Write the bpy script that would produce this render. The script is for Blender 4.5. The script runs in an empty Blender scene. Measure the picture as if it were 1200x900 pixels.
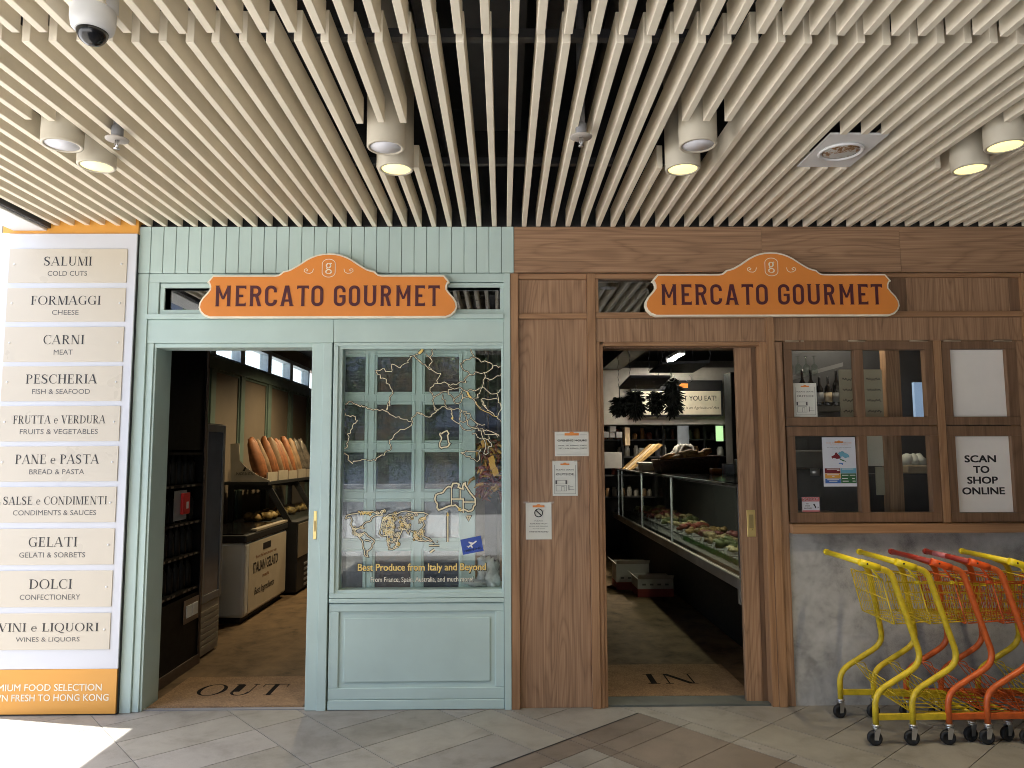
import bpy, bmesh, math, random, os
from mathutils import Vector, Matrix
random.seed(11)
S = bpy.context.scene
COL = S.collection
R = math.radians
# ------------------------------------------------------------------ camera
F_PX, PITCH, YAW, ROLL, DIST, EYE = 862.9, 0.0945579, 0.0124467, -0.0040887, 4.8310, 1.6
fwd = Vector((math.sin(YAW)*math.cos(PITCH), math.cos(YAW)*math.cos(PITCH), math.sin(PITCH)))
rt0 = Vector((math.cos(YAW), -math.sin(YAW), 0)); up0 = rt0.cross(fwd)
rt = rt0*math.cos(ROLL) + up0*math.sin(ROLL)
up = up0*math.cos(ROLL) - rt0*math.sin(ROLL)
cam = bpy.data.cameras.new('camera'); cam.sensor_width = 36; cam.lens = F_PX/1200*36
cam.clip_start = 0.05; cam.clip_end = 800
camo = bpy.data.objects.new('camera', cam); COL.objects.link(camo)
camo.matrix_world = Matrix(((rt.x, up.x, -fwd.x, 0), (rt.y, up.y, -fwd.y, -DIST), (rt.z, up.z, -fwd.z, EYE), (0, 0, 0, 1)))
S.camera = camo
# ------------------------------------------------------------------ sky, sun, exposure
SUN_EL, SUN_AZ = R(71), R(-77.6)           # from the left, a little behind the shopfront
world = bpy.data.worlds.new('World'); S.world = world; world.use_nodes = True
wn = world.node_tree; bg = wn.nodes['Background']
sky = wn.nodes.new('ShaderNodeTexSky'); sky.sky_type = 'NISHITA'; sky.sun_disc = False
sky.sun_elevation = SUN_EL; sky.sun_rotation = SUN_AZ; sky.air_density = 1.0; sky.dust_density = 3.0
wn.links.new(sky.outputs[0], bg.inputs[0]); bg.inputs[1].default_value = 0.15
sl = bpy.data.lights.new('sun', 'SUN'); sl.energy = 4.6; sl.angle = R(0.5); sl.color = (1, .975, .93)
so = bpy.data.objects.new('sun', sl); COL.objects.link(so)
sd = Vector((math.sin(SUN_AZ)*math.cos(SUN_EL), math.cos(SUN_AZ)*math.cos(SUN_EL), math.sin(SUN_EL)))
so.rotation_euler = (-sd).to_track_quat('-Z', 'Y').to_euler(); so.location = (-6, 3, 12)
vs = S.view_settings; vs.view_transform = 'Standard'; vs.look = 'None'; vs.exposure = 2.32; vs.gamma = 1
vs.use_curve_mapping = False
S.cycles.use_denoising = True; S.cycles.filter_width = .95; S.cycles.max_bounces = 8; S.cycles.diffuse_bounces = 5
S.cycles.transparent_max_bounces = 16; S.cycles.sample_clamp_indirect = 6; S.cycles.caustics_reflective = False; S.cycles.caustics_refractive = False

# ------------------------------------------------------------------ pixel -> real plane
def ray(px, py):
    a, b = (px-600)/F_PX, (py-450)/F_PX
    return rt*a - up*b + fwd
def W(px, py, y=0.0):                     # onto the plane at depth y: (x, z)
    d = ray(px, py); t = (DIST+y)/d.y
    return d.x*t, EYE+d.z*t
def SX(px, py, x):                        # onto the plane at x: (y, z)
    d = ray(px, py); t = x/d.x
    return -DIST+d.y*t, EYE+d.z*t
def FL(px, py, z=0.0):                    # onto the level z: (x, y)
    d = ray(px, py); t = (z-EYE)/d.z
    return d.x*t, -DIST+d.y*t
def zz(py, y=0.0, px=600): return W(px, py, y)[1]

# ------------------------------------------------------------------ mesh helper
class MB:
    def __init__(self): self.v = []; self.f = []; self.m = []; self.s = []; self.mi = 0
    def add(self, vs, fs, smooth=False):
        o = len(self.v); self.v += [tuple(p) for p in vs]
        for f in fs: self.f.append([i+o for i in f]); self.m.append(self.mi); self.s.append(smooth)
        return self
    def box(self, x0, x1, y0, y1, z0, z1):
        if x0 > x1: x0, x1 = x1, x0
        if y0 > y1: y0, y1 = y1, y0
        if z0 > z1: z0, z1 = z1, z0
        return self.add([(x0,y0,z0),(x1,y0,z0),(x1,y1,z0),(x0,y1,z0),(x0,y0,z1),(x1,y0,z1),(x1,y1,z1),(x0,y1,z1)],
                 [(0,3,2,1),(4,5,6,7),(0,1,5,4),(1,2,6,5),(2,3,7,6),(3,0,4,7)])
    def prism(self, pts, y0, y1):          # outline in x,z, extruded along y (y0 front)
        n = len(pts)
        a = sum(pts[i][0]*pts[(i+1) % n][1]-pts[(i+1) % n][0]*pts[i][1] for i in range(n))
        if a < 0: pts = pts[::-1]
        vs = [(x, y0, z) for x, z in pts]+[(x, y1, z) for x, z in pts]
        return self.add(vs, [list(range(n)), list(range(2*n-1, n-1, -1))]+[(i, i+n, (i+1) % n+n, (i+1) % n) for i in range(n)])
    def prismx(self, pts, x0, x1):         # outline in y,z, extruded along x
        n = len(pts)
        vs = [(x0, y, z) for y, z in pts]+[(x1, y, z) for y, z in pts]
        return self.add(vs, [list(range(n-1, -1, -1)), list(range(n, 2*n))]+[(i, (i+1) % n, (i+1) % n+n, i+n) for i in range(n)])
    def poly(self, pts, y):                # flat sheet facing -y
        n = len(pts)
        a = sum(pts[i][0]*pts[(i+1) % n][1]-pts[(i+1) % n][0]*pts[i][1] for i in range(n))
        if a < 0: pts = pts[::-1]
        return self.add([(x, y, z) for x, z in pts], [list(range(n))])
    def rect(self, x0, x1, z0, z1, y): return self.poly([(x0,z0),(x1,z0),(x1,z1),(x0,z1)], y)
    def band(self, pts, w, y, wf=None):    # flat ribbon along a line in x,z
        n = len(pts)
        if n < 2: return self
        L = []; Rr = []
        for i, p in enumerate(pts):
            a = Vector(pts[max(i-1, 0)]); b = Vector(pts[min(i+1, n-1)]); d = b-a
            if d.length < 1e-9: d = Vector((1, 0))
            d.normalize(); nr = Vector((-d.y, d.x)); k = 1.0
            if 0 < i < n-1:
                e = Vector(p)-a
                if e.length > 1e-9:
                    e.normalize(); c = abs(e.dot(d)); k = min(1/max(c, .5), 1.6)
            h = (wf(i/(n-1)) if wf else w)/2*k
            L.append(Vector(p)+nr*h); Rr.append(Vector(p)-nr*h)
        vs = [(q.x, y, q.y) for q in L]+[(q.x, y, q.y) for q in Rr]
        return self.add(vs, [(i, i+n, i+n+1, i+1) for i in range(n-1)])
    def tube(self, pts, r, seg=8, closed=False, cap=True):
        P = [Vector(p) for p in pts]; n = len(P); o = []
        rr = r if isinstance(r, (list, tuple)) else [r]*n
        u = None
        for i in range(n):
            if closed: d = P[(i+1) % n]-P[i-1]
            else: d = P[min(i+1, n-1)]-P[max(i-1, 0)]
            d.normalize()
            if u is None:
                u = d.orthogonal().normalized()
            u = (u-d*u.dot(d))
            if u.length < 1e-6: u = d.orthogonal()
            u.normalize(); w = d.cross(u)
            for k in range(seg):
                a = 2*math.pi*k/seg
                o.append(P[i]+(u*math.cos(a)+w*math.sin(a))*rr[i])
        fs = []
        for i in range(n if closed else n-1):
            for k in range(seg):
                j = (i+1) % n
                fs.append((i*seg+k, i*seg+(k+1) % seg, j*seg+(k+1) % seg, j*seg+k))
        self.add(o, fs, True)
        if cap and not closed:
            b = len(self.v)-len(o)
            self.f.append([b+k for k in range(seg)][::-1]); self.m.append(self.mi); self.s.append(False)
            self.f.append([b+(n-1)*seg+k for k in range(seg)]); self.m.append(self.mi); self.s.append(False)
        return self
    def lathe(self, prof, c, axis='z', seg=28):   # prof: (radius, height) list
        o = []; n = len(prof)
        for r, h in prof:
            for k in range(seg):
                a = 2*math.pi*k/seg; p = (r*math.cos(a), r*math.sin(a), h)
                if axis == 'y': p = (p[0], h, p[1])
                if axis == 'x': p = (h, p[0], p[1])
                o.append((c[0]+p[0], c[1]+p[1], c[2]+p[2]))
        fs = [(i*seg+k, i*seg+(k+1) % seg, (i+1)*seg+(k+1) % seg, (i+1)*seg+k) for i in range(n-1) for k in range(seg)]
        self.add(o, fs, True)
        b = len(self.v)-len(o)
        for i, rev in ((0, True), (n-1, False)):
            if prof[i][0] > 1e-4:
                f = [b+i*seg+k for k in range(seg)]
                self.f.append(f[::-1] if rev else f); self.m.append(self.mi); self.s.append(False)
        return self
    def blob(self, c, rx, ry, rz, seed=0, rough=.15, nu=10, nv=7):
        rn = random.Random(seed); o = []; fs = []
        for i in range(nv+1):
            t = math.pi*i/nv
            for k in range(nu):
                a = 2*math.pi*k/nu; q = 1+rn.uniform(-rough, rough)
                o.append((c[0]+rx*math.sin(t)*math.cos(a)*q, c[1]+ry*math.sin(t)*math.sin(a)*q, c[2]+rz*math.cos(t)*q))
        for i in range(nv):
            for k in range(nu): fs.append((i*nu+k, (i+1)*nu+k, (i+1)*nu+(k+1) % nu, i*nu+(k+1) % nu))
        return self.add(o, fs, True)

ORG = {}
def obj(name, mb, mat, parent=None, loc=None, bevel=0, seg=2):
    o0 = ORG[parent.name] if parent is not None else Vector(loc if loc is not None else (0, 0, 0))
    me = bpy.data.meshes.new(name)
    me.from_pydata([(p[0]-o0.x, p[1]-o0.y, p[2]-o0.z) for p in mb.v], [], mb.f)
    mats = mat if isinstance(mat, (list, tuple)) else [mat]
    for m in mats: me.materials.append(m)
    me.polygons.foreach_set('material_index', mb.m); me.polygons.foreach_set('use_smooth', mb.s)
    me.update()
    bm = bmesh.new(); bm.from_mesh(me); bmesh.ops.recalc_face_normals(bm, faces=bm.faces) if not getattr(mb, 'flat', False) else None
    bm.to_mesh(me); bm.free()
    o = bpy.data.objects.new(name, me); COL.objects.link(o)
    if parent is not None: o.parent = parent
    else: o.location = o0
    ORG[o.name] = o0
    if bevel:
        b = o.modifiers.new('bevel', 'BEVEL'); b.width = bevel; b.segments = seg; b.limit_method = 'ANGLE'; b.angle_limit = R(40)
    return o
def part(name, mb, mat, parent, label=None, bevel=0, seg=2):
    o = obj(name, mb, mat, parent, bevel=bevel, seg=seg)
    if label: o['label'] = label
    return o
def thing(name, label, cat, loc, group=None):
    o = bpy.data.objects.new(name, None); COL.objects.link(o); o.location = loc; o.empty_display_size = .1
    ORG[o.name] = Vector(loc); o['label'] = label; o['category'] = cat
    if group: o['group'] = group
    return o
def tag(o, label, cat, group=None, kind=None):
    o['label'] = label; o['category'] = cat
    if group: o['group'] = group
    if kind: o['kind'] = kind
    return o
def struct(name, mb, mat, bevel=0):
    o = obj(name, mb, mat, loc=(0, 0, 0), bevel=bevel); o['kind'] = 'structure'; return o
def dup(root, loc, label=None):
    def cp(o, par):
        c = o.copy(); COL.objects.link(c)
        if par is not None: c.parent = par
        for ch in o.children: cp(ch, c)
        return c
    c = cp(root, None); c.location = loc; ORG[c.name] = Vector(loc)
    if label: c['label'] = label
    return c

# ------------------------------------------------------------------ materials
def nodes(name):
    m = bpy.data.materials.new(name); m.use_nodes = True
    return m, m.node_tree.nodes, m.node_tree.links, m.node_tree.nodes['Principled BSDF']
def N(ns, t, **k):
    n = ns.new(t)
    for a, b in k.items(): setattr(n, a, b)
    return n
def coords(ns, ln, scale, rot=(0, 0, 0), kind='Object'):
    tc = N(ns, 'ShaderNodeTexCoord'); mp = N(ns, 'ShaderNodeMapping')
    mp.inputs['Scale'].default_value = scale; mp.inputs['Rotation'].default_value = rot
    ln.new(tc.outputs[kind], mp.inputs[0]); return mp.outputs[0]
def noise(ns, ln, vec, scale, detail=4, rough=.55, dist=0):
    n = N(ns, 'ShaderNodeTexNoise'); n.inputs['Scale'].default_value = scale; n.inputs['Detail'].default_value = detail
    n.inputs['Roughness'].default_value = rough; n.inputs['Distortion'].default_value = dist
    ln.new(vec, n.inputs['Vector']); return n.outputs['Fac']
def ramp(ns, ln, fac, stops):
    r = N(ns, 'ShaderNodeValToRGB'); e = r.color_ramp.elements
    e[0].position, e[0].color = stops[0][0], (*stops[0][1], 1)
    e[1].position, e[1].color = stops[-1][0], (*stops[-1][1], 1)
    for p, c in stops[1:-1]:
        q = e.new(p); q.color = (*c, 1)
    ln.new(fac, r.inputs[0]); return r.outputs[0]
def bump(ns, ln, b, h, strength, dist=.01):
    n = N(ns, 'ShaderNodeBump'); n.inputs['Strength'].default_value = strength; n.inputs['Distance'].default_value = dist
    ln.new(h, n.inputs['Height']); ln.new(n.outputs[0], b.inputs['Normal'])
def math_(ns, ln, op, a, b=None, clamp=False):
    n = N(ns, 'ShaderNodeMath', operation=op); n.use_clamp = clamp
    for i, v in enumerate((a, b)):
        if v is None: continue
        if isinstance(v, (int, float)): n.inputs[i].default_value = v
        else: ln.new(v, n.inputs[i])
    return n.outputs[0]
def plain(name, c, rough=.5, metal=0, var=.12, scale=6, bmp=0, bscale=60, spec=.5, coat=0):
    m, ns, ln, b = nodes(name)
    v = coords(ns, ln, (1, 1, 1))
    f = noise(ns, ln, v, scale, 5)
    lo = tuple(x*(1-var) for x in c); hi = tuple(min(1, x*(1+var)) for x in c)
    ln.new(ramp(ns, ln, f, [(.3, lo), (.7, hi)]), b.inputs['Base Color'])
    g = noise(ns, ln, v, scale*3, 3)
    ln.new(math_(ns, ln, 'MULTIPLY_ADD', g, .2) if False else math_(ns, ln, 'ADD', math_(ns, ln, 'MULTIPLY', g, .16), rough-.08, True), b.inputs['Roughness'])
    b.inputs['Metallic'].default_value = metal; b.inputs['Specular IOR Level'].default_value = spec
    b.inputs['Coat Weight'].default_value = coat
    if bmp: bump(ns, ln, b, noise(ns, ln, v, bscale, 4), bmp, .004)
    return m
def wood(name, dark, light, axis='z', rough=.42, ring=26.0, seed=0.0):
    m, ns, ln, b = nodes(name)
    sc = {'z': (2.6, 2.6, .32), 'x': (.32, 2.6, 2.6)}[axis]
    fs = {'z': (120, 120, 1.6), 'x': (1.6, 120, 120)}[axis]
    tc = N(ns, 'ShaderNodeTexCoord'); ad = N(ns, 'ShaderNodeVectorMath', operation='ADD'); ad.inputs[1].default_value = (seed, seed*.7, seed*1.3)
    oi = N(ns, 'ShaderNodeObjectInfo')
    cx = N(ns, 'ShaderNodeVectorMath', operation='SCALE'); cx.inputs['Scale'].default_value = 7.0
    cb = N(ns, 'ShaderNodeCombineXYZ')
    for i in range(3): ln.new(oi.outputs['Random'], cb.inputs[i])
    ln.new(cb.outputs[0], cx.inputs[0]); ln.new(tc.outputs['Object'], ad.inputs[0])
    ad2 = N(ns, 'ShaderNodeVectorMath', operation='ADD'); ln.new(ad.outputs[0], ad2.inputs[0]); ln.new(cx.outputs[0], ad2.inputs[1])
    def mapped(s):
        mp = N(ns, 'ShaderNodeMapping'); mp.inputs['Scale'].default_value = s; ln.new(ad2.outputs[0], mp.inputs[0]); return mp.outputs[0]
    n1 = noise(ns, ln, mapped(sc), 2.3, 2, .4, .35)
    ringv = math_(ns, ln, 'PINGPONG', math_(ns, ln, 'MULTIPLY', n1, ring), 1.0)
    ringv = math_(ns, ln, 'POWER', ringv, 2.2)
    fine = noise(ns, ln, mapped(fs), 1.0, 3, .6)
    mid = noise(ns, ln, mapped(tuple(x*.18 if x > 10 else x*.6 for x in fs)), 1.0, 3, .6)
    a = math_(ns, ln, 'MULTIPLY', ringv, .20); c = math_(ns, ln, 'MULTIPLY', fine, .72); d = math_(ns, ln, 'MULTIPLY', mid, .34)
    t = math_(ns, ln, 'ADD', math_(ns, ln, 'ADD', a, c), math_(ns, ln, 'SUBTRACT', d, .10))
    midc = tuple((x+y)/2 for x, y in zip(dark, light))
    ln.new(ramp(ns, ln, t, [(.12, light), (.45, midc), (.85, dark)]), b.inputs['Base Color'])
    b.inputs['Roughness'].default_value = rough; b.inputs['Specular IOR Level'].default_value = .35
    bump(ns, ln, b, fine, .06, .002)
    return m
def glass(name, tint=(.95, .97, .96), refl=.06, mx=.9, rough=0.0):
    m, ns, ln, b = nodes(name); ns.remove(b)
    out = [n for n in ns if n.type == 'OUTPUT_MATERIAL'][0]
    tr = N(ns, 'ShaderNodeBsdfTransparent'); tr.inputs[0].default_value = (*tint, 1)
    gl = N(ns, 'ShaderNodeBsdfGlossy'); gl.inputs['Roughness'].default_value = rough
    lw = N(ns, 'ShaderNodeLayerWeight'); lw.inputs[0].default_value = .5
    f = math_(ns, ln, 'ADD', math_(ns, ln, 'MULTIPLY', math_(ns, ln, 'POWER', lw.outputs['Facing'], 4.0), mx), refl, True)
    v = coords(ns, ln, (1, 1, 1)); f = math_(ns, ln, 'MULTIPLY', f, math_(ns, ln, 'ADD', math_(ns, ln, 'MULTIPLY', noise(ns, ln, v, 3, 3), .3), .85), True)
    mx_ = N(ns, 'ShaderNodeMixShader'); ln.new(f, mx_.inputs[0]); ln.new(tr.outputs[0], mx_.inputs[1]); ln.new(gl.outputs[0], mx_.inputs[2])
    ln.new(mx_.outputs[0], out.inputs[0]); return m
def emis(name, c, s):
    m, ns, ln, b = nodes(name)
    v = coords(ns, ln, (1, 1, 1)); f = noise(ns, ln, v, 20, 2)
    ln.new(ramp(ns, ln, f, [(.2, tuple(x*.94 for x in c)), (.8, c)]), b.inputs['Emission Color'])
    b.inputs['Base Color'].default_value = (*c, 1); b.inputs['Emission Strength'].default_value = s; return m

M = {}
M['mint'] = plain('mint_paint', (.465, .585, .555), .40, var=.05, scale=3, bmp=.05, bscale=90)
M['mint_dark'] = plain('mint_groove', (.12, .17, .15), .6)
M['wood_v'] = wood('walnut_vertical', (.165, .088, .049), (.52, .318, .188), 'z')
M['wood_h'] = wood('walnut_horizontal', (.165, .088, .049), (.52, .318, .188), 'x', seed=4)
M['oak_v'] = wood('oak_trim', (.19, .095, .046), (.50, .29, .155), 'z', ring=12, seed=2)
M['oak_h'] = wood('oak_trim_horizontal', (.19, .095, .046), (.50, .29, .155), 'x', ring=12, seed=3)
M['sash_v'] = wood('aged_sash_wood', (.11, .062, .036), (.29, .170, .10), 'z', ring=14, seed=6)
M['slat'] = plain('slat_cream', (.83, .755, .615), .55, var=.06, scale=5, bmp=.04, bscale=200)
M['black'] = plain('matt_black', (.012, .012, .013), .6)
M['deep_black'] = plain('deep_black', (.004, .004, .0045), .5, spec=.15)
M['black_gloss'] = plain('black_gloss', (.008, .008, .009), .12)
M['dark'] = plain('dark_grey', (.05, .05, .055), .5)
M['grey'] = plain('mid_grey', (.22, .22, .23), .5)
M['white'] = plain('white_paint', (.74, .74, .74), .45, var=.05)
M['panelwhite'] = plain('sign_white', (.62, .63, .68), .35, var=.03, scale=1)
M['plate'] = plain('cream_plate', (.58, .52, .43), .3, var=.012, scale=1.5)
M['amber'] = plain('amber_print', (.70, .33, .06), .4, var=.06, scale=1.2)
M['orange'] = plain('sign_orange', (.74, .25, .045), .38, var=.03)
M['maroon'] = plain('sign_maroon', (.075, .012, .022), .4)
M['cream'] = plain('cream_line', (.82, .76, .62), .4)
M['ink'] = plain('black_ink', (.018, .016, .018), .5)
M['ink_grey'] = plain('grey_ink', (.09, .085, .085), .5)
M['mat_ink'] = plain('mat_ink', (.014, .012, .011), .95, spec=.05); M['bottle'] = plain('bottle_glass', (.008, .008, .008), .45, spec=.25)
M['gold'] = plain('gold_vinyl', (.78, .56, .17), .4)
M['paper'] = plain('paper', (.70, .70, .64), .7, var=.04, scale=12)
M['paper_cool'] = plain('paper_cool', (.66, .69, .76), .5, var=.03)
M['brass'] = plain('brass', (.72, .55, .22), .3, metal=.85, var=.15)
M['steel'] = plain('steel', (.55, .55, .55), .3, metal=.9)
M['rubber'] = plain('black_rubber', (.012, .012, .013), .65)
M['yellow'] = plain('cart_yellow', (.62, .45, .02), .42, var=.22, scale=22, bmp=.08, coat=.1)
M['yellow_grip'] = plain('cart_yellow_plastic', (.80, .62, .02), .4, var=.05)
M['tangerine'] = plain('cart_orange', (.58, .11, .02), .42, var=.22, scale=22, bmp=.08, coat=.1)
M['red_grip'] = plain('cart_red_plastic', (.36, .035, .02), .45, var=.1)
M['orange_joint'] = plain('cart_orange_plastic', (.74, .10, .015), .4, var=.05)
M['glass'] = glass('window_glass', refl=.04)
M['glass_dim'] = glass('transom_glass', (.5, .52, .5), refl=.16)
M['case_glass'] = glass('case_glass', (.86, .92, .88), refl=.05)
M['dark_pane'] = plain('dark_pane', (.06, .062, .075), .06, spec=1.0, var=.5, scale=2.5)
M['lamp_white'] = plain('unlit_diffuser', (.78, .78, .84), .5, var=.03)
M['lamp_lit'] = emis('lit_diffuser', (1.0, .84, .33), .34)
M['lamp_body'] = plain('lamp_body', (.55, .50, .40), .5, var=.04)
M['tube'] = emis('lit_tube', (1.0, .97, .9), 9)
M['tan'] = plain('tan_panel', (.17, .135, .10), .6, var=.1, scale=2)
M['sage'] = plain('sage_paint', (.12, .17, .145), .5)
M['cardboard'] = plain('cardboard', (.42, .33, .22), .75)
M['bread'] = plain('bread_crust', (.25, .09, .03), .6, var=.35, scale=14)
M['dark_bag'] = plain('dark_wrapper', (.10, .085, .07), .22, var=.7, scale=14, bmp=.5, bscale=18)
M['bag'] = plain('paper_bag', (.22, .135, .07), .6, var=.3, scale=9)
M['clear_bag'] = plain('plastic_bag', (.52, .52, .50), .25, var=.35, scale=16, bmp=.4, bscale=20)
M['wicker'] = plain('wicker', (.075, .035, .018), .7, var=.5, scale=40, bmp=.6, bscale=60)
M['leaf'] = plain('leaf_green', (.045, .085, .025), .6, var=.5, scale=3)
M['bark'] = plain('bark', (.11, .08, .055), .85, var=.3, bmp=.6)
M['herb'] = plain('dried_herb', (.012, .014, .008), .8, var=.4)
M['chilli'] = plain('dried_chilli', (.20, .035, .015), .4, var=.6, scale=10)
M['blue'] = plain('blue_sticker', (.015, .06, .36), .35)
M['red'] = plain('red_paint', (.55, .02, .02), .4)
M['meat'] = plain('food_ochre', (.30, .19, .07), .6, var=.6, scale=18)
M['grass'] = plain('plastic_grass', (.03, .12, .02), .7, var=.4)
M['beige'] = plain('freezer_beige', (.50, .46, .40), .4, var=.04)
M['bluegrey'] = plain('fridge_glass', (.10, .12, .17), .1, spec=.8)
M['lit_green'] = emis('lit_picture', (.45, .75, .35), .22)
M['lit_cool'] = emis('screen_cool', (.30, .42, .62), .14)
M['maroonbook'] = plain('dark_red', (.16, .012, .02), .5); M['skyblue'] = plain('sky_blue', (.15, .38, .52), .5)
M['mapgreen'] = plain('map_green', (.03, .13, .05), .5); M['mapblue'] = plain('map_blue', (.05, .15, .48), .5); M['mapyellow'] = plain('map_yellow', (.70, .36, .06), .5)
M['pink'] = plain('pink_print', (.60, .20, .22), .5)
# concrete
def concrete(name, c, sc=1.0, contrast=.45, rough=.75, speck=.25):
    m, ns, ln, b = nodes(name); v = coords(ns, ln, (1, 1, 1))
    f = noise(ns, ln, v, 2.2*sc, 6, .6, .4); g = noise(ns, ln, v, 140*sc, 2, .7); h = noise(ns, ln, v, 9*sc, 5, .6)
    t = math_(ns, ln, 'ADD', math_(ns, ln, 'ADD', math_(ns, ln, 'MULTIPLY', f, .6), math_(ns, ln, 'MULTIPLY', g, speck)), math_(ns, ln, 'MULTIPLY', h, .25))
    lo = tuple(x*(1-contrast) for x in c); hi = tuple(min(1, x*(1+contrast*.6)) for x in c); t = math_(ns, ln, 'MULTIPLY', t, 1/(.85+speck))
    ln.new(ramp(ns, ln, t, [(.37, lo), (.50, c), (.63, hi)]), b.inputs['Base Color'])
    ln.new(math_(ns, ln, 'ADD', math_(ns, ln, 'MULTIPLY', h, .3), rough-.15, True), b.inputs['Roughness'])
    bump(ns, ln, b, g, .12, .003); return m
M['concrete'] = concrete('grey_concrete', (.40, .40, .40), 1.9, .55, .75, .30)
M['shopfloor'] = concrete('polished_floor', (.165, .108, .06), 2.2, .6, .7, .2)
M['shopfloor'].node_tree.nodes['Principled BSDF'].inputs['Specular IOR Level'].default_value = .18
M['stone_grout'] = concrete('grout', (.12, .11, .095), 3, .3)
def tilemat():
    m, ns, ln, b = nodes('paving_tile'); v = coords(ns, ln, (1, 1, 1))
    at = N(ns, 'ShaderNodeAttribute', attribute_name='tone')
    f = noise(ns, ln, v, 5, 6, .65, .3); g = noise(ns, ln, v, 160, 3, .7)
    t = math_(ns, ln, 'ADD', math_(ns, ln, 'MULTIPLY', f, .75), math_(ns, ln, 'MULTIPLY', g, .35))
    k = ramp(ns, ln, t, [(.33, (.66, .65, .63)), (.52, (.95, .95, .95)), (.75, (1.12, 1.12, 1.12))])
    mx = N(ns, 'ShaderNodeMix', data_type='RGBA', blend_type='MULTIPLY'); mx.inputs[0].default_value = 1
    vo = N(ns, 'ShaderNodeTexVoronoi'); vo.inputs['Scale'].default_value = 3.1; ln.new(v, vo.inputs['Vector'])
    spot = ramp(ns, ln, math_(ns, ln, 'ADD', vo.outputs['Distance'], math_(ns, ln, 'MULTIPLY', g, .03)), [(.030, (.45, .43, .41)), (.045, (1, 1, 1)), (.9, (1, 1, 1))])
    st = ramp(ns, ln, noise(ns, ln, v, 1.7, 6, .7, .8), [(.30, (.74, .72, .70)), (.48, (1, 1, 1)), (.8, (1.05, 1.05, 1.05))])
    for extra in (spot, st):
        m2 = N(ns, 'ShaderNodeMix', data_type='RGBA', blend_type='MULTIPLY'); m2.inputs[0].default_value = 1; ln.new(k, m2.inputs[6]); ln.new(extra, m2.inputs[7]); k = m2.outputs[2]
    ln.new(at.outputs['Color'], mx.inputs[6]); ln.new(k, mx.inputs[7]); ln.new(mx.outputs[2], b.inputs['Base Color'])
    b.inputs['Roughness'].default_value = .62; bump(ns, ln, b, g, .10, .002); return m
M['tile'] = tilemat()
def coir():
    m, ns, ln, b = nodes('coir'); v = coords(ns, ln, (1, 1, 1)); g = noise(ns, ln, v, 110, 4, .8); f = noise(ns, ln, v, 7, 3)
    t = math_(ns, ln, 'ADD', math_(ns, ln, 'MULTIPLY', g, .75), math_(ns, ln, 'MULTIPLY', f, .25))
    ln.new(ramp(ns, ln, t, [(.30, (.10, .055, .026)), (.66, (.44, .28, .15))]), b.inputs['Base Color']); b.inputs['Roughness'].default_value = .95
    bump(ns, ln, b, g, .8, .01); return m
M['coir'] = coir()
def vent_mat():
    m, ns, ln, b = nodes('stained_vent'); v = coords(ns, ln, (1, 1, 1)); g = noise(ns, ln, v, 55, 4, .7); f = noise(ns, ln, v, 9, 2)
    t = math_(ns, ln, 'MULTIPLY', g, math_(ns, ln, 'MULTIPLY', f, 2.0))
    ln.new(ramp(ns, ln, t, [(.50, (.60, .60, .58)), (.60, (.34, .19, .08)), (.72, (.20, .10, .04))]), b.inputs['Base Color']); b.inputs['Roughness'].default_value = .6; return m
M['vent'] = vent_mat()

def cabinet_pane():  # mottled tones painted in for reflections and goods seen in the panes
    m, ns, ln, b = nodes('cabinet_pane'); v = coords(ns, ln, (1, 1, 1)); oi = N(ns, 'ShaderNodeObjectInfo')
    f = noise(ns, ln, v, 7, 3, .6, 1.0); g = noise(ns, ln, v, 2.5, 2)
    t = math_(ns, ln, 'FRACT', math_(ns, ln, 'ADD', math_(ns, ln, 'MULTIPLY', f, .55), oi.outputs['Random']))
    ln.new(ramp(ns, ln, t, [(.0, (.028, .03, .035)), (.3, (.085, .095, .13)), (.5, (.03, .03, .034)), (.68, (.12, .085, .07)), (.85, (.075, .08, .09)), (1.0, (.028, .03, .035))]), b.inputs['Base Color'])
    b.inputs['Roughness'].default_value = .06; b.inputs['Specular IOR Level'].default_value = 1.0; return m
M['cabinet_pane'] = cabinet_pane()
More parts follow.
